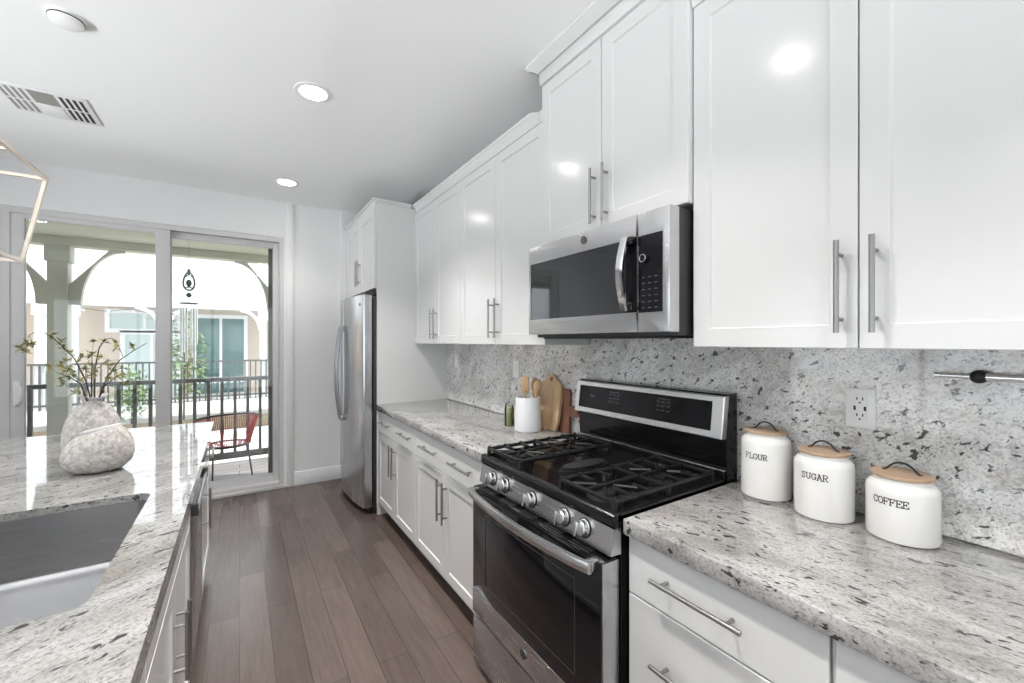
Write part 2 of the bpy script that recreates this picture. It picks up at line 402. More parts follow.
cab('base_cabinet', 'white base cabinet with one wide drawer, left of the gas range', XB, -1, XW - .002, 1.652, 2.622, .100, .867, (.106, .690, .54, 2), BG, [(.694, .862, (2.36, 1.93))], 1.03, split=2.16)
cab('base_cabinet', 'white three-drawer base cabinet right of the gas range', XB, -1, XW - .002, .342, .842, .100, .867, None, BG, [(.699, .862, (.62,)), (.405, .695, (.62,)), (.106, .401, (.62,))], 1.03)
cab('base_cabinet', 'white base cabinet at the bottom right corner, only its drawer edge showing', XB, -1, XW - .002, -.55, .335, .100, .867, (.106, .695, .54, 2), BG, [(.699, .862, (-.1,))], 1.03)
tag(obj('filler_strip', MB().box(XB + .012, 1.2, .3355, .3415, .1, .867), WHITE), 'thin white filler strip between the two right base cabinets', 'filler')
# crown mouldings
def crown(name, label, segs):
    mb = MB()
    for lp in segs: mb.quadloops(lp)
    return tag(obj(name, mb, WHITE, ang=25), label, 'moulding', 'crown mouldings on the wall cabinets')
def cprof(x, z0, z1, pr): return [(x + .012, z0), (x - .004, z0), (x - .006, z0 + .012), (x - pr * .55, z0 + (z1 - z0) * .55), (x - pr, z1 - .014), (x - pr, z1), (x + .012, z1)]
def crun(x, z0, z1, pr, y0, y1): return [[(a, y, b) for a, b in cprof(x, z0, z1, pr)] for y in (y0, y1)]
crown('crown_moulding', 'white crown moulding on the two wall cabinets left of the microwave', [[[(a, 1.688 + max(0, XU - a) * 1.4, b) for a, b in cprof(XU, 2.5355, 2.596, .034)], [(a, YP - .042, b) for a, b in cprof(XU, 2.5355, 2.596, .034)]], [[(a, y, b) for a, b in ((XU - .003, 2.5355), (XU + .012, 2.5355), (XU + .012, 2.594), (XU - .003, 2.594))] for y in (1.652, 1.690)]])
pr = [crun(XU, 2.5465, 2.606, .034, -.065, .8425)]
crown('crown_moulding', 'white crown moulding above the wall cabinet over the canisters', pr)
# crown on refrigerator cabinet with a return along the tall panel
P0 = cprof(0, 2.5765, 2.604, .026)
lp = []
lp.append([(.938 + a, 4.597, b) for a, b in P0]); lp.append([(.938 + a, YP + a, b) for a, b in P0]); lp.append([(XU - .036, YP + a, b) for a, b in P0])
fz = MB().quadloops(lp); fz.box(.935, .96, YP + .022, 4.597, 2.536, 2.577)
tag(obj('crown_moulding', fz, WHITE, ang=25), 'white crown moulding capping the refrigerator cabinet and tall panel', 'moulding', 'crown mouldings on the wall cabinets')
# hood cabinet frieze and crown to the ceiling
hz = MB().box(1.240, XWALL - .002, .8435, 1.656, 2.6905, 2.752, .002)
PH = [(0, 2.753), (-.010, 2.753), (-.016, 2.760), (-.045, 2.775), (-.052, 2.783), (-.052, ZC - .001), (0, ZC - .001)]
lp = [[(1.240 + a, .8435, b) for a, b in PH], [(1.240 + a, 1.656 - a, b) for a, b in PH], [(XWALL - .002, 1.656 - a, b) for a, b in PH]]
hz.quadloops(lp)
tag(obj('crown_moulding', hz, WHITE, ang=25), 'deep white crown moulding reaching the ceiling over the microwave cabinet', 'moulding', 'crown mouldings on the wall cabinets')

# ------------------------------------------------------------------ counters, backsplash
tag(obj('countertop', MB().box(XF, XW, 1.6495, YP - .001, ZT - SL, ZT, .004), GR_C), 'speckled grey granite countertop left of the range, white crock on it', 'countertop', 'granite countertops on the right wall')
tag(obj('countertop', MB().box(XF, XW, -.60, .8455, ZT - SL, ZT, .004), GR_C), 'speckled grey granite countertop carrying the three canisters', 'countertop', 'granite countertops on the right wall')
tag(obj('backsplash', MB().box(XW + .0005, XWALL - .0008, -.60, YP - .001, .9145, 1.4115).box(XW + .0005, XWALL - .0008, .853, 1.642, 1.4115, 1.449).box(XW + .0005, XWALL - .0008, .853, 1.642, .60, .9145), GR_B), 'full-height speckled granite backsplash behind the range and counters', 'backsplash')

# ------------------------------------------------------------------ refrigerator
fr = thing('refrigerator', 'stainless side-by-side refrigerator in the alcove beside the sliding door', 'refrigerator', (1.2, 3.98, 0))
obj('body', MB().box(.930, 1.57, 3.53, 4.44, .035, 1.80, .004).box(.94, 1.5, 3.56, 4.41, 0, .04), DARK, fr)
obj('kick_grille', MB().box(.895, .93, 3.54, 4.43, .015, .055), BLACKM, fr)
def fx(y): return .800 + .050 * ((y - 3.99) / .465) ** 2
def fdoor(y0, y1):
    n = 14; ys = [y0 + (y1 - y0) * i / n for i in range(n + 1)]
    fl = [(fx(y), y) for y in ys]; r = .008
    fl[0] = (fl[0][0] + r, y0); fl.insert(1, (fx(y0), y0 + r)); fl[-1] = (fl[-1][0] + r, y1); fl.insert(-1, (fx(y1), y1 - r))
    poly = fl + [(.915, y1), (.915, y0)]
    return MB().prism(poly, 'z', .062, 1.815)
for y0, y1, hy, sd in ((3.525, 4.083, 4.035, -1), (4.089, 4.445, 4.135, 1)):
    d = obj('door', fdoor(y0, y1), STEELV, fr, ang=28)
    pts = [(fx(hy) - .001, hy, 1.545)]
    for i in range(13):
        u = i / 12; pts.append((fx(hy) - .030 - .032 * sin(pi * u), hy, 1.545 - .80 * u))
    pts.append((fx(hy) - .001, hy, .745))
    h = MB().tube(pts, .0125, 12); h.box(fx(hy) - .035, fx(hy) + .001, hy - .013, hy + .013, 1.525, 1.575, .004).box(fx(hy) - .035, fx(hy) + .001, hy - .013, hy + .013, .712, .762, .004)
    hd = obj('door_handle', h, STEELD, d)
    if sd < 0: obj('emblem', MB().cyl((fx(3.60) - .003, 3.60, 1.74), (fx(3.60) + .003, 3.60, 1.74), .014, 20), NICKEL, d, label='small round metal emblem')
for y_ in (3.54, 4.36): obj('hinge_cover', MB().box(.87, 1.02, y_, y_ + .07, 1.816, 1.842, .004), DARK, fr)

# ------------------------------------------------------------------ microwave
def emblem(mb, x, y, z, r, s=-1):
    """ring with two script-like curls, facing -X"""
    ring = [(x, y + r * cos(a), z + r * sin(a)) for a in [2 * pi * k / 28 for k in range(28)]]
    mb.tube(ring, r * .10, 6, True)
    for sy, st in ((-.36, 0), (.36, .4)):
        pts = [(x, y - s * 0 + sy * r + .32 * r * cos(a + st), z + .45 * r * sin(a + st)) for a in [.6 + 4.6 * k / 14 for k in range(15)]]
        mb.tube(pts, r * .085, 6)
    for a in (0, pi / 2, pi, 1.5 * pi):
        mb.tube([(x, y + .86 * r * cos(a + d), z + .86 * r * sin(a + d)) for d in (-.35, 0, .35)], r * .06, 5)
    return mb
mw = thing('microwave', 'stainless over-the-range microwave with dark glass door', 'microwave', (1.36, 1.247, 1.462))
XM = 1.165; MY0, MY1, MYS = .853, 1.641, .985
obj('body', MB().box(XM + .050, XWALL - .021, .858, 1.636, 1.450, 1.879, .003), DARK, mw)
obj('underside_vent', MB().box(XM + .06, 1.5, .90, 1.60, 1.443, 1.4505), BLACKM, mw)
fm = MB()
for (a, b) in ((MY0, MYS - .001), (MYS + .001, MY1)): pass
# door face frame: steel slab with rectangular window
def framed(x, xb, y0, y1, z0, z1, wy0, wy1, wz0, wz1, rec=.004):
    mb = MB()
    out = [(y0, z0), (y1, z0), (y1, z1), (y0, z1)]; inn = [(wy0, wz0), (wy1, wz0), (wy1, wz1), (wy0, wz1)]
    def L(x, pl): return [(x, a, b) for a, b in pl]
    def ins(pl, d): return [(pl[0][0] + d, pl[0][1] + d), (pl[1][0] - d, pl[1][1] + d), (pl[2][0] - d, pl[2][1] - d), (pl[3][0] + d, pl[3][1] - d)]
    mb.quadloops([L(xb, out), L(x + .004, out), L(x + .001, ins(out, .001)), L(x, ins(out, .004)), L(x, inn), L(x + rec, inn), L(xb, inn)], closed=True)
    return mb
dm = obj('door', framed(XM, XM + .049, MYS + .001, MY1, 1.463, 1.876, MYS + .001 + .0005, 1.625, 1.533, 1.795), STEEL, mw)
obj('window', MB().box(XM + .003, XM + .012, MYS + .002, 1.6245, 1.5335, 1.7945), MWG, dm)
cp = obj('control_frame', framed(XM, XM + .049, MY0, MYS - .001, 1.463, 1.876, .880, MYS - .0015, 1.530, 1.796), STEEL, mw)
pn = obj('control_panel', MB().box(XM + .002, XM + .012, .8805, MYS - .002, 1.5305, 1.7955), BLACKG, mw)
rg = MB(); rg.cyl((XM - .010, .955, 1.716), (XM + .003, .955, 1.716), .013, 28)
obj('dial', rg, BLACKG, pn)
obj('dial_ring', MB().tube([(XM - .010, .955 + .0125 * cos(a), 1.716 + .0125 * sin(a)) for a in [2 * pi * k / 32 for k in range(32)]], .0024, 8, True), CHROME, pn)
dk = MB()
for i in range(6):
    for j in range(3): dk.box(XM + .0012, XM + .0022, .902 + j * .026, .914 + j * .026, 1.545 + i * .021, 1.5475 + i * .021)
obj('key_legends', dk, MARKD, pn)
hp = []
for i in range(15):
    u = i / 14; hp.append((XM - .022 - .028 * sin(pi * u), 1.026, 1.800 - .262 * u))
hb = MB(); lp = []
for (x, y, z) in hp: lp.append([(x, y - .016, z), (x - .005, y - .010, z), (x - .005, y + .010, z), (x, y + .016, z), (x + .009, y + .016, z), (x + .009, y - .016, z)])
hb.quadloops(lp)
hd = obj('door_handle', hb, CHROME, dm)
for z_ in (1.770, 1.539): obj('handle_mount', MB().box(XM - .024, XM + .003, .990, 1.030, z_, z_ + .028, .003), BLACKG, dm)
obj('door_edge_strip', MB().box(XM - .001, XM + .004, MYS + .002, MYS + .05, 1.5335, 1.7945), BLACKG, dm)
em = MB(); em.cyl((XM - .002, 1.255, 1.840), (XM + .001, 1.255, 1.840), .016, 28); 
eo = obj('emblem', em, NICKEL, dm, label='round metal emblem with script letters')
obj('emblem_relief', emblem(MB(), XM - .0025, 1.255, 1.840, .0145), BLACKM, eo)
tag_none = None

# ------------------------------------------------------------------ gas range
rn = thing('gas_range', 'stainless and black freestanding gas range between the two counters', 'range', (1.2, 1.2485, 0))
Y0, Y1 = .8535, 1.6435
obj('body', MB().box(.940, XW - .004, Y0 + .002, Y1 - .002, .02, .900).box(.955, 1.5, Y0 + .03, Y1 - .03, 0, .03), BLACKE, rn)
ct = MB().prism([(.918, .884), (.908, .890), (.906, .918), (.914, .926), (.930, .926), (.940, .918), (1.470, .918), (1.480, .926), (1.50, .926), (1.50, .884)], 'y', Y0, Y1)
ct.box(.925, 1.50, Y0, Y0 + .016, .90, .927, .003).box(.925, 1.50, Y1 - .016, Y1, .90, .927, .003)
obj('cooktop', ct, BLACKE, rn, ang=50)
kp = MB().prism([(.912, .8835), (.897, .808), (.940, .806), (.940, .8835)], 'y', Y0 + .001, Y1 - .001)
kpo = obj('knob_panel', kp, STEEL, rn)
for ky in (1.535, 1.437, 1.254, 1.070, .9725):
    tz = .8465; px = .9045; nrm = Vector((-1, 0, .19)).normalized(); c = Vector((px, ky, tz)); M = nrm.to_track_quat('Z', 'Y').to_matrix().to_4x4()
    k = MB().lathe([(0, 0), (.027, 0), (.027, .004), (.0245, .006), (.0235, .022), (.021, .025), (0, .0255)], c, 32, M)
    ko = obj('knob', k, STEELH, rn, label='stainless burner knob')
    bz = MB().lathe([(0, -.001), (.030, -.001), (.030, .002), (0, .002)], c, 32, M); obj('bezel', bz, BLACKE, ko)
    gp = MB(); gp.box(-.0062, .0062, -.023, .023, 0, .018, .0025)
    up = Vector((0, 0, 1)); yv = (up - nrm * up.dot(nrm)).normalized(); xv = yv.cross(nrm)
    MM = Matrix((xv, yv, nrm)).transposed().to_4x4(); MM.translation = c + nrm * .024
    bmesh.ops.transform(gp.bm, matrix=MM, verts=gp.bm.verts); obj('grip', gp, STEELH, ko)
# oven door
od = obj('oven_door', MB().box(.868, .936, Y0 + .004, Y1 - .004, .246, .792, .003), STEELV, rn)
obj('door_glass', MB().box(.862, .869, Y0 + .006, Y1 - .006, .350, .790, .002), BLACKG, od)
obj('window_outline', MB().box(.8612, .8622, Y0 + .115, Y1 - .115, .70, .703).box(.8612, .8622, Y0 + .115, Y1 - .115, .405, .408).box(.8612, .8622, Y0 + .115, Y0 + .118, .405, .703).box(.8612, .8622, Y1 - .118, Y1 - .115, .405, .703), mat('dark printed border', (.035, .035, .037), .3), od)
obj('door_top', MB().prism([(.866, .789), (.868, .795), (.925, .798), (.925, .789)], 'y', Y0 + .008, Y1 - .008), BLACKE, od)
for grp in range(5):
    yc = 1.53 - grp * .14
    vs = MB()
    for r_ in range(3): vs.box(.876 + r_ * .014, .880 + r_ * .014, yc - .045, yc + .045, .7955 + r_ * .0007, .7985 + r_ * .0007)
    obj('vent_slots', vs, SLOT, od)

obj('lower_strip', MB().box(.861, .869, Y0 + .004, Y1 - .004, .247, .349, .002), STEEL, od)
eo = obj('emblem', MB().cyl((.858, 1.243, .300), (.862, 1.243, .300), .017, 28), NICKEL, od, label='round metal emblem with script letters')
obj('emblem_relief', emblem(MB(), .8575, 1.243, .300, .0155), BLACKM, eo)
hl = MB(); lp = []
for i in range(25):
    u = i / 24; y = 1.612 - u * (1.612 - .876); x = .832 - .036 * sin(pi * u) ** .8; z = .783
    lp.append([(x + .010, y, z - .017), (x, y, z - .017), (x - .006, y, z - .010), (x - .007, y, z + .008), (x - .002, y, z + .017), (x + .010, y, z + .017)])
hl.quadloops(lp)
ho = obj('door_handle', hl, STEELH, od, ang=40)
for y in (1.600, .889): obj('handle_bracket', MB().box(.836, .872, y - .013, y + .013, .768, .799, .003), STEELV, ho)
obj('storage_drawer', MB().box(.864, .936, Y0 + .004, Y1 - .004, .035, .236, .004), STEEL, rn)
# backguard with tilted display
bg = obj('backguard', MB().prism([(1.500, .90), (1.492, 1.07), (1.500, 1.236), (1.565, 1.236), (1.565, .90)], 'y', Y0, Y1), BLACKE, rn)
obj('back_trim', MB().box(1.480, 1.4925, Y0 + .002, Y1 - .002, .926, .955, .003), BLACKE, rn)
obj('trim_line', MB().box(1.4785, 1.4925, Y0 + .002, Y1 - .002, .9545, .9590, .001), STEEL, rn)
def bx(z): return 1.460 + (z - 1.074) / (1.229 - 1.074) * .020
fb = MB(); out = [(Y0 - .001, 1.074), (Y1 + .001, 1.074), (Y1 + .001, 1.229), (Y0 - .001, 1.229)]; inn = [(Y0 + .043, 1.099), (Y1 - .026, 1.099), (Y1 - .026, 1.208), (Y0 + .043, 1.208)]
def LL(pl, dx, i=0):
    q = [(pl[0][0] + i, pl[0][1] + i), (pl[1][0] - i, pl[1][1] + i), (pl[2][0] - i, pl[2][1] - i), (pl[3][0] + i, pl[3][1] - i)]
    return [(bx(z) + dx, y, z) for y, z in q]
fb.quadloops([LL(out, .03), LL(out, .004), LL(out, 0, .003), LL(inn, 0), LL(inn, .004), LL(inn, .03)], closed=True)
pf = obj('display_frame', fb, STEELP, rn, label='pale stainless frame of the control display')
dp = MB().quadloops([LL(inn, .028), LL(inn, .002)]); do = obj('display_glass', dp, BLACKG, rn)
lgs = {}
def dash(y, z, wy, hz):
    lg = lgs.setdefault('m' if y > 1.5 else 'l' if y > 1.3 else 'r', MB())
    lg.quadloops([[(bx(zz) + .0012, yy, zz) for yy, zz in ((y, z), (y + wy, z), (y + wy, z + hz), (y, z + hz))], [(bx(zz) + .0022, yy, zz) for yy, zz in ((y, z), (y + wy, z), (y + wy, z + hz), (y, z + hz))]])
dash(1.51, 1.158, .028, .006)
for yy in (1.40, 1.375, 1.35, 1.13, 1.105, 1.08):
    for zz in (1.178, 1.160, 1.142): dash(yy, zz, .014, .003)
for yy in (1.40, 1.13): dash(yy - .05, 1.190, .06, .002)
for lg in lgs.values(): obj('key_legends', lg, MARKD2, do)
# burners and grates
BU = [(1.02, 1.505, .045), (1.30, 1.505, .036), (1.02, .995, .050), (1.30, .995, .036)]
for x, y, r in BU:
    b = obj('burner', MB().lathe([(0, .918), (r * 1.25, .918), (r * 1.2, .926), (r * .9, .930), (r * .9, .934), (0, .934)], (x, y, 0), 28), BURNB, rn)
    obj('burner_cap', MB().lathe([(0, .934), (r, .934), (r, .940), (r * .8, .944), (0, .945)], (x, y, 0), 28), BURN, b)
ov = MB()
for h0, h1, k in ((.918, .930, 1.15), (.930, .942, 1.0)):
    ov.quadloops([[(1.16 + .11 * k * cos(a), 1.249 + .038 * k * sin(a), h) for a in [2 * pi * q / 32 for q in range(32)]] for h in (h0, h1)])
obj('oval_burner', ov, BURN, rn)
def grate(y0, y1):
    m = MB(); x0, x1, zt, zb = .935, 1.440, .958, .946; t = .006
    m.tube([(x0, y0, .951), (x1, y0, .951), (x1, y1, .951), (x0, y1, .951)], .0085, 6, True)
    ym = (y0 + y1) / 2
    m.box(x0, x1, ym - t, ym + t, zb, zt, .002)
    for i in range(7):
        x = x0 + (x1 - x0) * i / 6
        if i in (0, 3, 6): m.box(x - t, x + t, y0, y1, zb, zt, .002)
        else:
            for (a, b) in ((y0, y0 + .075), (y1 - .075, y1)): m.box(x - t, x + t, a, b, zb, zt, .002)
        for yy in (y0 + .004, y1 - .004): m.ball((x, yy, .958), .0105, 1, 1, .8, 1)
    for bxx in (1.02, 1.30):
        for sa in (pi / 4, 3 * pi / 4, 5 * pi / 4, 7 * pi / 4):
            p = Vector((bxx + .028 * cos(sa), ym + .028 * sin(sa), .953)); q = Vector((bxx + .105 * cos(sa), ym + .105 * sin(sa), .951))
            m.tube([p, q], .0058, 6)
    for x in (x0, (x0 + x1) / 2, x1):
        for y in (y0, y1): m.box(x - .007, x + .007, y - .007, y + .007, .919, .95, .002)
    return obj('grate', m, BLACKM, rn, ang=40)
grate(1.376, 1.622); grate(.876, 1.122)

# ------------------------------------------------------------------ island
IX1, IX0, IY0, IY1 = -.138, -1.26, -.25, 3.318
def rrect(x0, x1, y0, y1, r, n=6):
    p = []
    for cx, cy, a0 in ((x1 - r, y1 - r, 0), (x0 + r, y1 - r, pi / 2), (x0 + r, y0 + r, pi), (x1 - r, y0 + r, 1.5 * pi)):
        for k in range(n + 1):
            a = a0 + pi / 2 * k / n; p.append((cx + r * cos(a), cy + r * sin(a)))
    return p
def slab_hole(out, inn, z0, z1):
    bm = bmesh.new()
    def ring(pl, z): 
        v = [bm.verts.new((a, b, z)) for a, b in pl]; ed = [bm.edges.new((v[i], v[(i + 1) % len(v)])) for i in range(len(v))]; return v, ed
    rs = {}
    for z in (z0, z1):
        vo, eo_ = ring(out, z); vi, ei = ring(inn, z); bmesh.ops.triangle_fill(bm, use_beauty=True, use_dissolve=False, edges=eo_ + ei); rs[z] = (vo, vi)
    for k in (0, 1):
        a, b = rs[z0][k], rs[z1][k]
        for i in range(len(a)): bm.faces.new((a[i], a[(i + 1) % len(a)], b[(i + 1) % len(a)], b[i]))
    m = MB(); m.bm.free(); m.bm = bm; return m
SX0, SX1, SY0, SY1 = -.70, -.252, 1.135, 1.880
isl = slab_hole(rrect(IX0, IX1, IY0, IY1, .006, 3), rrect(SX0, SX1, SY0, SY1, .035), ZT - SL, ZT)
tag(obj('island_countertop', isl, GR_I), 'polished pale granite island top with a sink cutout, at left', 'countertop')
# sink basin
def basin():
    m = MB(); loops = []
    for off, r, z in ((-.014, .045, ZT - SL - .001), (-.014, .045, ZT - SL - .012)): loops.append([(a, b, z) for a, b in rrect(SX0 + off, SX1 - off, SY0 + off, SY1 - off, r, 8)])
    for off, z in ((-.002, ZT - SL - .012), (-.002, ZT - SL - .001), (-.006, ZT - SL - .001)): pass
    def rr(off, r, z): return [(a, b, z) for a, b in rrect(SX0 + off, SX1 - off, SY0 + off, SY1 - off, r, 8)]
    L = [rr(.0012, .034, ZT - .022), rr(.006, .034, ZT - .0225)]
    zf = .690
    for k in range(7):
        a = pi / 2 * k / 6; L.append(rr(.010 + .028 * (1 - cos(a)), .035 + .01 * k / 6, zf + .028 * (1 - sin(a))))
    L.append(rr(.14, .03, zf - .003))
    m.quadloops(L, cap0=False, cap1=True)
    # outside shell
    return m
sk = thing('kitchen_sink', 'undermount stainless steel sink bowl set into the island top', 'sink', (-.48, 1.5, .66))
so = obj('basin', basin(), SINKM, sk, keep=False, ang=30)
sol = so.modifiers.new('thick', 'SOLIDIFY'); sol.thickness = .0015; sol.offset = -1
obj('drain', MB().lathe([(0, .6875), (.045, .6875), (.045, .691), (.036, .691), (.030, .6888), (0, .6888)], (-.476, 1.50, 0), 28), CHROME, sk)
# island cabinets, facing +X
XI = -.162
IG = 'island units facing the aisle'
def icab(name, label, y0, y1, doors, drawers, split=None, hl=.215):
    return cab(name, label, XI, 1, -.80, y0, y1, .100, .866, doors, IG, drawers, -.235, hl=hl, split=split)
icab('island_cabinet', 'white island cabinet at the far end, near the sliding door', 2.665, 3.290, (.106, .690, .553, 2.712), [(.694, .862, (3.0,))])
def sinkcab():
    t = thing('island_cabinet', 'white sink cabinet with vertical pulls, below the sink', 'cabinet', (-.48, 1.6, .10), IG)
    obj('body', MB().box(-.78, XI - .0205, 1.132, 1.150, .10, .866).box(-.78, XI - .0205, 2.030, 2.048, .10, .866).box(-.78, XI - .0205, 1.15, 2.03, .10, .118).box(-.80, -.78, 1.132, 2.048, .10, .866), WHITE, t)
    obj('false_front', shaker(MB(), XI, 1, 1.132 + g, 2.048 - g, .724, .862, flat=True), WHITE, t)
    for p, q, hy in ((1.132, 1.60, 1.565), (1.60, 2.048, 1.635)):
        d = obj('door', shaker(MB(), XI, 1, p + g, q - g, .106, .720), WHITE, t)
        if hy < 1.6: pull(d, XI, 1, hy, .528, .200, True)
        else: pull(d, XI, 1, hy, .528, .200, True)
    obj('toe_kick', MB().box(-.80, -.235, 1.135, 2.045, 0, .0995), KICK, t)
sinkcab()
icab('island_cabinet', 'white island cabinet nearest the camera, at lower left', -.20, 1.130, (.106, .690, .585, 2), [(.694, .862, (.3,))])
tag(obj('island_back_panel', MB().box(-.84, -.802, -.2, 3.29, 0, .866), WHITE), 'white panel closing the back of the island', 'panel')
dw = thing('dishwasher', 'stainless dishwasher in the island, between sink cabinet and far cabinet', 'dishwasher', (-.48, 2.357, 0))
obj('body', MB().box(-.78, XI - .03, 2.055, 2.658, .02, .862), DARK, dw)
dd = obj('door', MB().box(XI - .029, XI + .001, 2.056, 2.657, .105, .862, .003), STEELV, dw)
dh = MB().cyl((XI + .019, 2.066, .765), (XI + .019, 2.645, .765), .009, 12)
dho = obj('door_handle', dh, STEEL, dd)
for y_ in (2.062, 2.628): obj('handle_bracket', MB().box(XI, XI + .026, y_, y_ + .022, .742, .788, .003), DARK, dho)
obj('kick_plate', MB().box(-.30, -.23, 2.058, 2.655, 0, .10), BLACKM, dw)

# ------------------------------------------------------------------ vases on the island
def wob(a, k, ph): return 1 + k * sin(2 * a + ph) + k * .6 * sin(3 * a + 1.7 * ph)
v1 = thing('vase', 'tall mottled grey stone vase with flared neck, holding leafy branches', 'vase', (-.530, 2.50, ZT))
cx, cy = -.530, 2.50
prof = [(0, .0), (.055, .0), (.075, .012), (.090, .05), (.094, .09), (.092, .13), (.083, .175), (.068, .215), (.050, .242), (.032, .256), (.028, .262)]
def f1(p, a): k = wob(a, .03, .6 + p.z * 6); return Vector((p.x * k, p.y * k, p.z))
body = obj('body', MB().lathe(prof, (cx, cy, ZT), 48, f=f1), STONE, v1)
def f2(p, a): 
    q = (p.z - .258) / .03; return Vector((p.x, p.y * .7, p.z + q * .008 * sin(2 * a + .5)))
obj('flared_rim', MB().lathe([(.0285, .258), (.029, .262), (.036, .272), (.047, .280), (.048, .283), (.044, .283), (.032, .274), (.024, .264), (.020, .258)], (cx, cy, ZT), 40, f=f2), RIMW, v1, label='smooth pale flared rim')
v2 = thing('vase', 'squat rounded mottled stone vase lying in front of the tall vase', 'vase', (-.475, 2.305, ZT))
cx, cy = -.475, 2.305
prof = [(0, .002), (.05, .0), (.078, .010), (.100, .035), (.107, .065), (.103, .100), (.090, .130), (.072, .152), (.058, .163)]
def f3(p, a): 
    k = wob(a, .035, 2.2 + p.z * 4); q = p.z / .17
    return Vector((p.x * k + .012 * q, p.y * k * .88, p.z * (1 + .10 * cos(a + .5) * q)))
obj('body', MB().lathe(prof, (cx, cy, ZT), 48, f=f3), STONE, v2)
def f4(p, a): return Vector((p.x + .012, p.y * .88, p.z + .012 * cos(a + .5)))
obj('smooth_rim', MB().lathe([(.060, .157), (.0625, .163), (.060, .170), (.051, .174), (.043, .170), (.038, .162), (.03, .158)], (cx, cy, ZT), 44, f=f4), RIMW, v2, label='smooth pale lip around the opening')
# branches
br = thing('branch_arrangement', 'thin olive branches with small leaves standing in the stone vase', 'plant', (-.53, 2.5, 1.17))
ST = {'a': [(-.527, 2.5, 1.13), (-.545, 2.46, 1.27), (-.574, 2.44, 1.362), (-.609, 2.43, 1.416), (-.635, 2.42, 1.453), (-.668, 2.41, 1.473), (-.688, 2.40, 1.457)],
      'b': [(-.526, 2.5, 1.13), (-.518, 2.47, 1.31), (-.505, 2.47, 1.403), (-.487, 2.48, 1.441), (-.465, 2.48, 1.446), (-.443, 2.47, 1.411), (-.427, 2.46, 1.363)],
      'c': [(-.530, 2.505, 1.13), (-.477, 2.46, 1.279), (-.433, 2.44, 1.351), (-.388, 2.42, 1.389), (-.341, 2.41, 1.424)],
      'd': [(-.535, 2.50, 1.13), (-.524, 2.45, 1.285), (-.518, 2.43, 1.374)],
      'e': [(-.536, 2.495, 1.13), (-.557, 2.45, 1.254), (-.586, 2.42, 1.288), (-.615, 2.40, 1.306)],
      'f': [(-.528, 2.495, 1.13), (-.49, 2.48, 1.24), (-.44, 2.47, 1.285), (-.40, 2.46, 1.29)]}
LP = [(-.698, 1.425), (-.712, 1.405), (-.682, 1.417), (-.70, 1.39), (-.638, 1.457), (-.621, 1.433), (-.606, 1.408), (-.592, 1.383), (-.643, 1.335), (-.615, 1.335), (-.601, 1.351), (-.58, 1.325), (-.621, 1.274), (-.592, 1.289), (-.609, 1.252), (-.60, 1.315), (-.57, 1.30), (-.511, 1.428), (-.487, 1.428), (-.443, 1.424), (-.443, 1.403), (-.384, 1.406), (-.514, 1.378), (-.496, 1.361), (-.542, 1.362), (-.474, 1.343), (-.545, 1.311), (-.471, 1.283), (-.44, 1.282), (-.411, 1.285), (-.427, 1.316), (-.557, 1.229), (-.568, 1.217), (-.407, 1.245), (-.53, 1.335), (-.505, 1.315), (-.50, 1.29), (-.535, 1.28), (-.55, 1.27), (-.455, 1.30), (-.46, 1.325)]
for k, p in ST.items():
    t = MB().tube(p, [.0030 - .0018 * i / (len(p) - 1) for i in range(len(p))], 6); obj('stem', t, STEM, br)
cl = []
for k, (x, z) in enumerate(LP):
    y = 2.44 + random.uniform(-.05, .04); m = MB()
    near = min((Vector(q) for p in ST.values() for q in p), key=lambda q: (q - Vector((x, y, z))).length)
    a = near + (Vector((x, y, z)) - near) * .0
    m.tube([near, (near + Vector((x, y, z))) / 2 + Vector((0, 0, .004)), (x, y, z)], .0009, 5)
    for j in range(random.randint(7, 10)):
        d = Vector((random.uniform(-1, 1), random.uniform(-1, 1), random.uniform(-.7, .9)))
        m.leaf((x, y, z), d, (random.uniform(-.4, .4), random.uniform(-.4, .4), 1), random.uniform(.020, .034), random.uniform(.009, .015))
    obj('leaf_cluster', m, LEAF, br, smooth=False, keep=False)

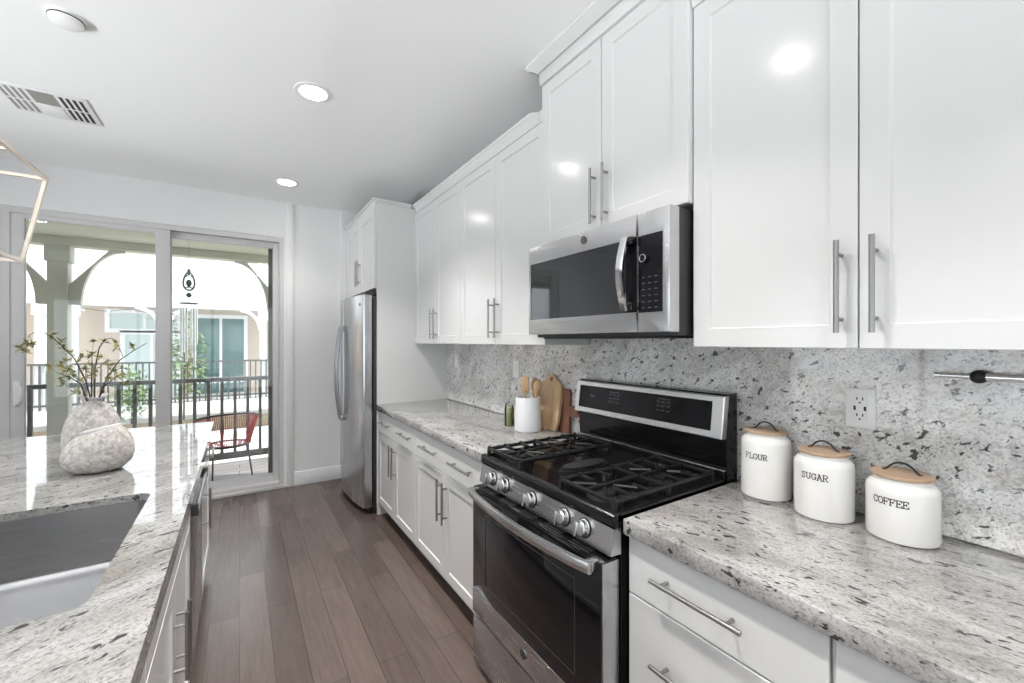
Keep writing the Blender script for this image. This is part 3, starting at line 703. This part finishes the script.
# ------------------------------------------------------------------ canisters
GLY = {'F': [[(.12, 0), (.12, 1)], [(0, 0), (.30, 0)], [(0, 1), (.8, 1), (.8, .78)], [(.12, .52), (.55, .52)], [(.55, .4), (.55, .64)]],
       'L': [[(.2, 0), (.2, 1)], [(.02, 1), (.42, 1)], [(.02, 0), (.85, 0), (.85, .25)]],
       'O': [[(.45 + .42 * cos(a), .5 + .5 * sin(a)) for a in [2 * pi * k / 16 for k in range(17)]]],
       'U': [[(.12, 1), (.12, .35), (.25, .06), (.45, 0), (.65, .06), (.78, .35), (.78, 1)], [(-.02, 1), (.28, 1)], [(.62, 1), (.92, 1)]],
       'R': [[(.12, 0), (.12, 1)], [(0, 0), (.30, 0)], [(0, 1), (.55, 1), (.75, .9), (.75, .62), (.55, .5), (.12, .5)], [(.45, .5), (.75, 0), (.92, 0)]],
       'S': [[(.78, .78), (.65, .96), (.42, 1), (.18, .92), (.12, .74), (.25, .58), (.62, .44), (.78, .27), (.68, .07), (.42, 0), (.18, .06), (.08, .24)], [(.78, .72), (.78, 1)], [(.08, 0), (.08, .28)]],
       'G': [[(.80, .75), (.68, .94), (.45, 1), (.2, .9), (.06, .5), (.2, .1), (.45, 0), (.70, .08), (.80, .2), (.80, .45)], [(.52, .45), (.95, .45)], [(.80, .72), (.80, 1)]],
       'A': [[(.08, 0), (.45, 1), (.82, 0)], [(.22, .35), (.68, .35)], [(-.05, 0), (.25, 0)], [(.65, 0), (.95, 0)], [(.2, 1), (.45, 1)]],
       'C': [[(.80, .75), (.68, .94), (.45, 1), (.2, .9), (.06, .5), (.2, .1), (.45, 0), (.70, .08), (.82, .25)], [(.80, .70), (.80, 1)]],
       'E': [[(.14, 0), (.14, 1)], [(0, 0), (.85, 0), (.85, .26)], [(0, 1), (.8, 1), (.8, .76)], [(.14, .52), (.55, .52)], [(.55, .4), (.55, .64)]]}
def canister(word, x, y, h, label, zt, lh, adv, aa=0.):
    r = .0742; t = thing('canister', label, 'canister', (x, y, ZT), 'white ceramic canisters with wooden lids')
    pf_ = [(0, 0), (r - .006, 0), (r - .001, .003), (r, .010), (r, h - .022), (r - .002, h - .012), (r - .008, h - .004), (r - .014, h), (r - .0145, h + .010), (r - .020, h + .0105), (r - .021, h - .01), (0, h - .012)]
    obj('jar', MB().lathe(pf_, (x, y, ZT), 64), CERAM, t, ang=50)
    ld = obj('lid', MB().lathe([(0, h + .0107), (r - .0115, h + .0107), (r - .0105, h + .0120), (r - .0105, h + .0185), (r - .0125, h + .0200), (0, h + .0205)], (x, y, ZT), 56), LIDW, t)
    hz_ = ZT + h + .0195; A = R_(90); pts = []
    for k in range(17):
        u = -1 + 2 * k / 16; q = .040 * u; z = .024 * max(0, 1 - (abs(u) / .82) ** 2.2) if abs(u) < .82 else .0
        pts.append((x + q * cos(A), y + q * sin(A), hz_ + z + .002))
    obj('lid_handle', MB().tube(pts, .0025, 8), BLACKM, ld)
    lt = MB(); n = len(word); W = adv * (n - 1) + lh * .8; sw = lh * .075
    for i, ch in enumerate(word):
        for pl in GLY[ch]:
            for (a, b), (c, d) in zip(pl, pl[1:]):
                p = Vector((a * lh * .78, b * lh)); q = Vector((c * lh * .78, d * lh)); dd_ = (q - p)
                if dd_.length < 1e-6: continue
                nn = Vector((-dd_.y, dd_.x)).normalized() * sw; ee = dd_.normalized() * sw * .5; p = p - ee; q = q + ee
                vs_ = []
                for s2 in (p + nn, q + nn, q - nn, p - nn):
                    th = pi + R_(aa) + (s2.x + i * adv - W / 2) / r
                    vs_.append(lt.bm.verts.new((x + (r + .0004) * cos(th), y + (r + .0004) * sin(th), ZT + zt + s2.y)))
                lt.bm.faces.new(vs_)
    obj('lettering', lt, INK, t, smooth=False, label='black word ' + word)
canister('FLOUR', 1.4915, .7155, .199, 'tallest white canister marked FLOUR, next to the range', .131, .0170, .0140, 3)
canister('SUGAR', 1.465, .539, .173, 'middle-height white canister marked SUGAR, between the flour and coffee ones', .117, .0170, .0138, 3)
canister('COFFEE', 1.472, .364, .149, 'shortest white canister marked COFFEE, furthest right on the counter', .096, .0165, .0126, -4)

# ------------------------------------------------------------------ utensil crock, boards, jar
ck = tag(obj('utensil_crock', MB().lathe([(0, 0), (.070, 0), (.076, .004), (.078, .012), (.070, .190), (.069, .195), (.066, .195), (.065, .188), (.070, .02), (0, .015)], (1.405, 1.985, ZT), 48), CROCK), 'white tapered ceramic crock holding wooden utensils, left of the range', 'crock')
def utensil(label, p, q, kind):
    t = MB(); p = Vector(p); q = Vector(q); d = (q - p).normalized()
    t.tube([p, p + (q - p) * .7, q], [.006, .007, .008], 10)
    if kind == 's':
        M = Matrix.Translation(q + d * .03) @ d.to_track_quat('Z', 'Y').to_matrix().to_4x4() @ Matrix.Rotation(R_(100), 4, 'Z') @ Matrix.Diagonal((.024, .009, .040, 1)); b = bmesh.new(); bmesh.ops.create_icosphere(b, subdivisions=3, radius=1); t.add(b, M)
    else:
        M = Matrix.Translation(q + d * .035) @ Matrix.Rotation(R_(-52), 4, 'Z'); b = MB(); b.box(-.024, .024, -.004, .004, -.045, .045, .0035); bmesh.ops.transform(b.bm, matrix=M, verts=b.bm.verts); me = bpy.data.meshes.new('_'); b.bm.to_mesh(me); t.bm.from_mesh(me)
    return tag(obj('wooden_utensil', t, SPOON), label, 'utensil', 'wooden utensils in the white crock')
utensil('flat wooden spatula standing at the left in the white crock', (1.385, 1.99, .935), (1.40, 2.010, 1.145), 'f')
utensil('wooden spoon leaning to the right in the white crock', (1.41, 1.965, .935), (1.435, 1.940, 1.145), 's')
utensil('wooden spoon between the spatula and the other spoon in the crock', (1.435, 1.995, .935), (1.452, 1.990, 1.15), 's')
# boards lean on the backsplash; local: y along wall, z up, x thickness
def lean(mb, deg, x, z):
    M = Matrix.Translation((x, 0, z)) @ Matrix.Rotation(R_(deg), 4, 'Y'); bmesh.ops.transform(mb.bm, matrix=M, verts=mb.bm.verts); return mb
def paddle(outline, hole, t):
    bm = bmesh.new(); rs = []
    for x in (0, t):
        vo = [bm.verts.new((x, a, b)) for a, b in outline]; eo_ = [bm.edges.new((vo[i], vo[(i + 1) % len(vo)])) for i in range(len(vo))]
        vi = [bm.verts.new((x, a, b)) for a, b in hole]; ei = [bm.edges.new((vi[i], vi[(i + 1) % len(vi)])) for i in range(len(vi))]
        bmesh.ops.triangle_fill(bm, use_beauty=True, edges=eo_ + ei); rs.append((vo, vi))
    for k in (0, 1):
        a, b = rs[0][k], rs[1][k]
        for i in range(len(a)): bm.faces.new((a[i], a[(i + 1) % len(a)], b[(i + 1) % len(a)], b[i]))
    m = MB(); m.bm.free(); m.bm = bm; return m
def circ(c, d, r, n=16): return [(c + r * cos(2 * pi * k / n), d + r * sin(2 * pi * k / n)) for k in range(n)]
o1 = [(1.865, .004), (2.025, .0), (2.050, .05), (2.060, .20), (2.055, .245), (2.030, .275), (1.985, .300), (1.965, .322), (1.945, .328), (1.925, .322), (1.905, .300), (1.875, .285), (1.850, .262), (1.845, .20), (1.850, .06)]
tag(obj('cutting_board', lean(paddle(o1, circ(1.945, .298, .013), .018), 8, 1.506, ZT + .001), BOARD), 'light wooden paddle board with a hanging hole, leaning on the backsplash', 'cutting board')
o2 = [(1.79, 0), (1.90, 0), (1.905, .23), (1.89, .245), (1.80, .245), (1.79, .23), (1.79, .155), (1.70, .150), (1.692, .14), (1.692, .11), (1.70, .10), (1.79, .095)]
tag(obj('cutting_board', lean(paddle(o2, circ(1.712, .125, .008), .014), 3, 1.544, ZT + .001), BOARD2), 'dark reddish wooden board with side handle, behind the light paddle board', 'cutting board')
jr = thing('glass_jar', 'small clear jar with green contents, left of the white crock', 'jar', (1.385, 2.155, ZT))
obj('contents', MB().lathe([(0, .004), (.027, .004), (.0286, .01), (.0286, .104), (.024, .116), (0, .117)], (1.385, 2.155, ZT), 28), GREENJ, jr)
obj('glass_body', MB().lathe([(0, 0), (.028, 0), (.0294, .004), (.0294, .105), (.026, .118), (.026, .126), (.0248, .126), (.0248, .117), (.0288, .104), (.0288, .003), (0, .003)], (1.385, 2.155, ZT), 28), GLASS, jr)

# ------------------------------------------------------------------ outlets and rail on the backsplash
ot = thing('wall_outlet', 'white outlet plate with sockets on the backsplash above the canisters', 'outlet', (XW, .482, 1.17))
obj('cover_plate', MB().box(XW - .006, XW, .4455, .5185, 1.170, 1.288, .002), OUTL, ot)
rc = obj('receptacle', MB().box(XW - .009, XW - .006, .464, .500, 1.189, 1.270, .001), OUTL, ot)
sl_ = MB()
for zc_ in (1.2585, 1.2095):
    for yy in (.489, .475): sl_.box(XW - .0096, XW - .0088, yy - .0015, yy + .0015, zc_ - .0045, zc_ + .0045)
    sl_.cyl((XW - .0096, .482, zc_ - .012), (XW - .0088, .482, zc_ - .012), .0026, 10)
for yy in (.4945, .4695): sl_.box(XW - .0096, XW - .0088, yy - .0028, yy + .0028, 1.2295 - .0065, 1.2295 + .0065)
obj('socket_slots', sl_, SLOT, rc)
for (yc, z0_, z1_, lab) in ((3.285, 1.205, 1.322, 'white switch plate on the backsplash near the tall panel'), (2.357, 1.184, 1.302, 'white switch plate on the backsplash above the green jar')):
    p = thing('light_switch', lab, 'switch', (XW, yc, z0_)); obj('cover_plate', MB().box(XW - .006, XW, yc - .036, yc + .036, z0_, z1_, .002), OUTL, p)
    obj('rocker', MB().box(XW - .009, XW - .006, yc - .016, yc + .016, z0_ + .026, z1_ - .026, .001), OUTL, p)
tb = thing('towel_bar', 'slim chrome towel bar with black bracket, at right on the backsplash', 'towel bar', (XW, .2, 1.34))
obj('bar', MB().cyl((1.535, .302, 1.343), (1.535, -.12, 1.343), .0055, 16), CHROME, tb)
obj('end_cap', MB().cyl((1.535, .302, 1.343), (1.535, .314, 1.343), .0085, 16), CHROME, tb)
obj('bracket', MB().cyl((XW, .236, 1.343), (1.548, .236, 1.343), .016, 20).ball((1.537, .236, 1.343), .017, 1, 1, 1, 3), BLACKM, tb, label='black wall bracket')
obj('sleeve', MB().cyl((1.535, .225, 1.343), (1.535, -.12, 1.343), .0095, 16), CHROME, tb)

# ------------------------------------------------------------------ ceiling fittings
def can(x, y, label, pw=1.0):
    t = thing('downlight', label, 'ceiling light', (x, y, ZC), 'recessed ceiling downlights')
    obj('trim_ring', MB().lathe([(.068, -.001), (.070, -.006), (.092, -.004), (.095, 0), (.095, .0), (.068, .0)], (x, y, ZC - .0005), 40), TRIM, t)
    obj('lens', MB().lathe([(0, -.0035), (.066, -.0035), (.069, -.001), (0, -.001)], (x, y, ZC), 36), BULB, t)
    a = area('downlight_lamp', (x, y, ZC - .012), (0, 0, 0), .13, .13, CAN_W * pw, (1, .965, .92), 'DISK', R_(105)); a.parent = t; a.location = (0, 0, -.012)
can(.338, 4.05, 'lit round downlight in the ceiling, further one near the sliding door', .25)
can(.338, 2.51, 'lit round downlight in the ceiling, nearer one in the photo')
for x, y, l in ((.338, .95, 'lit round downlight above the aisle beside the range'), (.338, -.60, 'lit round downlight behind the camera above the aisle'),
                (-1.9, 2.51, 'unseen downlight added over the left side of the room'), (-1.9, .5, 'unseen downlight added left of the island'), (-1.9, -1.5, 'unseen downlight added at the back left of the room'), (.1, -2.2, 'unseen downlight added at the back of the room')):  # these four lamps are out of view, added to help light the room
    can(x, y, l)
sd = thing('smoke_detector', 'round white smoke detector on the ceiling at the upper left', 'smoke detector', (-.612, 2.50, ZC))
obj('housing', MB().lathe([(0, -.030), (.040, -.030), (.052, -.024), (.056, -.012), (.056, -.008), (.062, -.006), (.062, 0), (0, 0)], (-.612, 2.50, ZC), 40), OUTL, sd)
obj('sensor_ring', MB().lathe([(.0555, -.0135), (.0575, -.0125), (.0575, -.0095), (.0555, -.0085)], (-.612, 2.50, ZC), 40), DARK, sd)
# supply vent: plate with slot banks
vt = thing('ceiling_vent', 'white rectangular air vent with louvre slots in the ceiling', 'vent', (-.905, 3.455, ZC))
obj('frame', MB().box(-1.09, -.725, 3.285, 3.630, ZC - .008, ZC - .0005, .003), TRIM, vt)
def slotbank(x0, x1, n, y0, y1, m, name, dep=.0095):
    s = MB(); ym = (y0 + y1) / 2
    for (a, b) in ((y0, ym - .008), (ym + .008, y1)):
        for i in range(n):
            xx = x0 + (x1 - x0) * (i + .5) / n; s.box(xx - .0075, xx + .0075, a, b, ZC - dep, ZC - .0075)
    return obj(name, s, m, vt)
slotbank(-.850, -.742, 4, 3.315, 3.600, VENTD, 'louvre_slots', .0085)
slotbank(-1.085, -.975, 4, 3.315, 3.600, VENTG, 'louvre_slots', .0085)
obj('damper_opening', MB().box(-.965, -.862, 3.305, 3.455, ZC - .0088, ZC - .0078), VENTG, vt)
obj('damper_blade', MB().box(-.965, -.862, 3.465, 3.605, ZC - .0120, ZC - .0078, .001), TRIM, vt)

# ------------------------------------------------------------------ pendant lantern
pd = thing('pendant_light', 'open champagne metal box-frame pendant hanging over the island', 'pendant light', (-.85, 2.02, ZC))
A0 = (-1.09, -.618, 1.72, 2.304, 2.05); B0 = (-1.02, -.678, 1.80, 2.297 - .05, 1.73)
def corners(q): x0, x1, y0, y1, z = q; return [(x1, y1, z), (x0, y1, z), (x0, y0, z), (x1, y0, z)]
ca, cb = corners(A0), corners((-1.02, -.678, 1.80, 2.297, 1.73))
fr_ = MB()
for k in range(4):
    for a, b in ((ca[k], ca[(k + 1) % 4]), (cb[k], cb[(k + 1) % 4]), (ca[k], cb[k])): fr_.tube([a, b], .0078, 4)
for c_ in ca + cb: fr_.ball(c_, .0085, 1, 1, 1, 1)
obj('cage_frame', fr_, GOLD, pd, smooth=False)
xm, ym = -.854, 2.012
obj('stem_rod', MB().cyl((xm, ym, 2.05), (xm, ym, ZC - .02), .006, 12).tube([(A0[0], ym, 2.05), (A0[1], ym, 2.05)], .006, 4), GOLD, pd)
obj('canopy', MB().lathe([(0, -.025), (.05, -.022), (.06, -.01), (.06, -.0005), (0, -.0005)], (xm, ym, ZC), 32), GOLD, pd)
sk_ = obj('lamp_socket', MB().cyl((xm, ym, 1.97), (xm, ym, 2.045), .016, 16), GOLD, pd)
obj('bulb', MB().ball((xm, ym, 1.925), .03, 1, 1, 1.4, 3), OUTL, sk_)

# ------------------------------------------------------------------ balcony outside
YR = 5.95
struct('floor_balcony', MB().box(-5.0, 1.35, YD + .15, 6.08, -.12, -.02), DECK)
tag(obj('porch_soffit', MB().box(-5.0, 1.0, YD + .153, YR + .09, 2.47, 2.70), SOFF), 'olive porch ceiling slab outside the sliding door', 'soffit')
tag(obj('porch_beam', MB().box(-5.0, 1.0, YR - .08, YR + .085, 2.385, 2.469), SOFF), 'olive porch beam spanning above the balcony railing', 'beam')
def brace(mb, x, sgn):
    """curved bracket from the post at height 1.70 up to the beam"""
    n = 12; outer = []; inner = []
    for k in range(n + 1):
        a = pi / 2 * k / n
        outer.append((x + sgn * .42 * (1 - cos(a)), 1.80 + .565 * sin(a)))
    pts_o = [(x + sgn * (.085), 1.80)] + [(x + sgn * (.085 + .33 * (1 - cos(pi / 2 * k / n))), 1.80 + .565 * sin(pi / 2 * k / n)) for k in range(1, n + 1)]
    poly = [(x, 1.80)] + pts_o + [(x + sgn * .415, 2.384), (x + sgn * .30, 2.384), (x, 2.00)]
    mb.prism(poly, 'y', YR - .03, YR + .04); return mb
def post(x, label):
    t = thing('porch_post', label, 'post', (x, YR, -.02), 'porch posts on the balcony edge')
    obj('shaft', MB().box(x - .072, x + .072, YR - .072, YR + .072, -.02, 2.22, .004), OLIVE, t)
    obj('capital', MB().box(x - .090, x + .090, YR - .079, YR + .084, 2.22, 2.384, .004), OLIVE, t)
    for s in (-1, 1): obj('curved_brace', brace(MB(), x + s * .0725, s), OLIVE, t)
post(-1.502, 'olive square porch post with two curved braces, seen at left'); post(.44, 'olive porch post mostly hidden behind the door jamb at right')
rl = thing('balcony_railing', 'dark metal balcony railing with square balusters behind the chair', 'railing', (-1, YR, -.02))
obj('top_rail', MB().box(-4.9, -1.576, YR - .028, YR + .028, .965, 1.01, .004).box(-1.428, .366, YR - .028, YR + .028, .965, 1.01, .004).box(.514, 1.3, YR - .028, YR + .028, .965, 1.01, .004), RAILM, rl)
obj('bottom_rail', MB().box(-4.9, -1.576, YR - .02, YR + .02, .05, .125, .003).box(-1.428, .366, YR - .02, YR + .02, .05, .125, .003).box(.514, 1.3, YR - .02, YR + .02, .05, .125, .003), RAILM, rl)
bal0 = None
xs = [-1.065 + .1275 * k for k in range(-28, 19)]
for x in xs:
    if abs(x + 1.502) < .085 or abs(x - .44) < .085 or x > 1.28 or x < -4.85: continue
    if bal0 is None: bal0 = obj('baluster', MB().box(x - .016, x + .016, YR - .016, YR + .016, .125, .965), RAILM, rl); bx0 = x
    else: b = bal0.copy(); C.objects.link(b); b.parent = rl; b.location = (x - bx0, 0, 0)
# woven chair
ch = thing('cord_chair', 'red woven cord chair on the balcony in front of the railing', 'chair', (-.07, 5.40, -.02))
def arc(cx, cy, r, a0, a1, n, zf): return [(cx + r * cos(a0 + (a1 - a0) * k / n), cy + r * sin(a0 + (a1 - a0) * k / n), zf(k / n)) for k in range(n + 1)]
CX, CY = -.115, 5.44
top = arc(CX, CY, .285, R_(165), R_(395), 30, lambda u: .50 + .185 * sin(pi * min(1, max(0, u * 1.02))) ** .6)
bot = arc(CX + .01, CY, .205, R_(165), R_(395), 30, lambda u: .335)
obj('back_frame', MB().tube(top, .011, 8).tube(bot, .010, 8).tube([top[0], bot[0]], .010, 8).tube([top[-1], bot[-1]], .010, 8), CFRM, ch)
cd = MB()
for k in range(61):
    u = k / 60 * 30; i = min(29, int(u)); fq = u - i
    a = Vector(top[i]).lerp(Vector(top[i + 1]), fq); b = Vector(bot[i]).lerp(Vector(bot[i + 1]), fq)
    cd.tube([a, a.lerp(b, .5) + Vector((0, 0, -.01)), b], .0036, 5)
obj('back_cords', cd, CORD, ch)
st_ = MB().tube(arc(CX + .01, CY, .200, 0, 2 * pi, 32, lambda u: .325)[:-1], .009, 8, True)
obj('seat_frame', st_, CFRM, ch)
sc_ = MB()
for k in range(-12, 13):
    x = k * .0155; hh = math.sqrt(max(0, .2 ** 2 - x * x))
    if hh > .02: sc_.tube([(CX + .01 + x, CY - hh, .325), (CX + .01 + x, CY, .312), (CX + .01 + x, CY + hh, .325)], .0036, 5)
obj('seat_cords', sc_, CORD, ch)
for a, b in (((.055, 5.335), (.118, 5.235)), ((-.225, 5.305), (-.235, 5.30)), ((.05, 5.56), (.11, 5.66)), ((-.25, 5.57), (-.31, 5.66))):
    obj('leg', MB().tube([(a[0], a[1], .33), (a[0] * .6 + b[0] * .4, a[1] * .6 + b[1] * .4, .27), (b[0], b[1], -.018)], .0085, 8), CLEG, ch)
# wind chime
wc = thing('wind_chime', 'ornate metal wind chime hanging from the porch ceiling', 'wind chime', (-.443, 5.5, 2.47))
q = (-.443, 5.5)
obj('hanging_cord', MB().tube([(*q, 2.469), (*q, 2.17)], .002, 5).tube([(*q, 1.99), (*q, 1.83)], .002, 5), PEWT, wc)
orn = MB().tube([(q[0] + .046 * cos(a) * (1 - .25 * sin(a)), q[1], 2.060 + .095 * sin(a)) for a in [2 * pi * k / 24 for k in range(24)]], .010, 6, True)
orn.ball((*q, 2.04), .026, 1, .8, 1.5, 2).tube([(q[0] - .03, q[1], 2.10), (*q, 2.13), (q[0] + .03, q[1], 2.10)], .007, 6).tube([(q[0] - .03, q[1], 1.99), (*q, 2.0), (q[0] + .03, q[1], 1.99)], .008, 6).ball((*q, 2.155), .018, 1, 1, 2.0, 2).ball((*q, 1.915), .026, 1.0, .7, 1, 2)
obj('ornament', orn, PEWT, wc)
obj('tube_ring', MB().lathe([(0, 0), (.080, 0), (.080, .012), (0, .012)], (*q, 1.822), 24), PEWT, wc)
for k in range(6):
    a = 2 * pi * k / 6 + .3; l_ = .36 + .05 * k
    obj('chime_tube', MB().tube([(q[0] + .065 * cos(a), q[1] + .065 * sin(a), 1.82), (q[0] + .065 * cos(a), q[1] + .065 * sin(a), 1.78)], .0015, 4).cyl((q[0] + .065 * cos(a), q[1] + .065 * sin(a), 1.78), (q[0] + .065 * cos(a), q[1] + .065 * sin(a), 1.78 - l_), .011, 10), TUBEM, wc)

# ------------------------------------------------------------------ neighbouring house across the courtyard
struct('ground', MB().box(-30, 25, YD + .3, 40, -.95, -.85), GRND)
NY = 12.0
nb = thing('neighbour_house', 'white and beige neighbouring house across the courtyard', 'house', (-1.5, 13, -.85))
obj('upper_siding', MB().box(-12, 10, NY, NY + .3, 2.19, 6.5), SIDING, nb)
obj('rear_wall', MB().box(-12, 10, NY + 1.8, NY + 2.0, -.85, 2.6), BEIGE, nb)
obj('porch_floor', MB().box(-12, 10, NY - .05, NY + 1.8, -.24, .05), EXTW, nb)
obj('porch_ceiling', MB().box(-12, 10, NY + .31, NY + 1.8, 2.45, 2.6), EXTW, nb)
obj('under_floor_wall', MB().box(-12, 10, NY + .3, NY + .5, -.85, -.24), EXTW, nb)
def nwin(x0, x1, z0, z1, m, n=2):
    f = MB().box(x0 - .09, x1 + .09, NY + 1.72, NY + 1.80, z1, z1 + .1).box(x0 - .09, x1 + .09, NY + 1.72, NY + 1.80, z0 - .1, z0).box(x0 - .09, x0, NY + 1.72, NY + 1.80, z0, z1).box(x1, x1 + .09, NY + 1.72, NY + 1.80, z0, z1)
    for k in range(1, n):
        xx = x0 + (x1 - x0) * k / n; f.box(xx - .03, xx + .03, NY + 1.74, NY + 1.80, z0, z1)
    o = obj('window', f, EXTW, nb); obj('pane', MB().box(x0, x1, NY + 1.76, NY + 1.79, z0, z1), m, o)
nwin(-.95, .10, .05, 2.05, TEAL, 2); nwin(-2.62, -1.35, 1.75, 2.12, CURT, 2); nwin(-2.35, -1.35, .05, 1.6, CURT, 2)
def ncol(x, wd, braces=()):
    c = obj('column', MB().box(x - wd, x + wd, NY + .02, NY + .18, .05, 2.19).box(x - wd - .04, x + wd + .04, NY + .0, NY + .2, 1.95, 2.19, .01), EXTW, nb)
    for s in braces:
        pts = [(x + s * (wd + .40 * (1 - cos(a))), NY + .1, 1.72 + .46 * sin(a)) for a in [pi / 2 * k / 8 for k in range(9)]]
        obj('curved_brace', MB().tube(pts, .05, 4), EXTW, c)
for x, wd, bs_ in ((-3.31, .075, ()), (-2.85, .05, ()), (-1.42, .08, (-1, 1)), (.485, .065, (-1,)), (3.2, .07, (-1, 1))): ncol(x, wd, bs_)
nr = thing('neighbour_railing', 'dark railing along the neighbouring house porch', 'railing', (-1, NY - .02, .05))
obj('top_rail', MB().box(-8, 6, NY - .05, NY - .005, .95, .99), RAILM, nr); obj('bottom_rail', MB().box(-8, 6, NY - .045, NY - .01, .13, .17), RAILM, nr)
b0 = None
for k in range(62):
    x = -4.4 + k * .11
    if b0 is None: b0 = obj('baluster', MB().box(x - .014, x + .014, NY - .041, NY - .013, .05, .95), RAILM, nr); xx0 = x
    else: b = b0.copy(); C.objects.link(b); b.parent = nr; b.location = (x - xx0, 0, 0)
# planter strip and shrubs
tag(obj('planting_bed', MB().box(-7, 6, 10.75, 11.2, -.85, -.22, .05), HEDGE), 'low brown planting bed below the neighbouring porch', 'planting bed')
tag(obj('garden_wall', MB().box(-9, 8, 10.5, 10.7, -.85, -.43, .01), EXTW), 'low white garden wall in front of the planting bed', 'garden wall')
def bush(x, y, z, rx, ry, rz, n, label, L=.10):
    t = thing('shrub', label, 'shrub', (x, y, -.85))
    obj('trunk', MB().tube([(x, y, -.85), (x + .02, y, z)], .02, 6), STEM, t)
    m = MB()
    for _ in range(n):
        v = Vector((random.gauss(0, .5), random.gauss(0, .5), random.gauss(0, .5)))
        if v.length > 1: v.normalize()
        d = Vector((random.uniform(-1, 1), random.uniform(-1, 1), random.uniform(-.6, 1)))
        m.leaf((x + v.x * rx, y + v.y * ry, z + v.z * rz), d, (random.uniform(-.5, .5), random.uniform(-.5, .5), 1), L * random.uniform(.7, 1.3), L * .55)
    obj('foliage', m, SHRUB, t, smooth=False, keep=False)
bush(-1.02, 11.5, 1.10, .42, .3, .95, 520, 'green leafy shrub seen behind the wind chime', .13)
bush(-1.86, 11.45, .35, .30, .3, .55, 300, 'low green shrub beside the door stile, before the neighbouring railing', .12)
sl2 = thing('string_light', 'string of small bulbs along the neighbouring porch eave', 'string lights', (-2.2, NY + .25, 2.12))
obj('wire', MB().tube([(-2.75 + .1 * k, NY + .25, 2.13 - .05 * sin(pi * k / 7.0) ** 2) for k in range(16)], .006, 5), BLACKM, sl2)
for k in range(0, 16, 4): obj('bulb', MB().ball((-2.75 + .1 * k, NY + .25, 2.09), .028, 1, 1, 1.2, 2), OUTL, sl2)
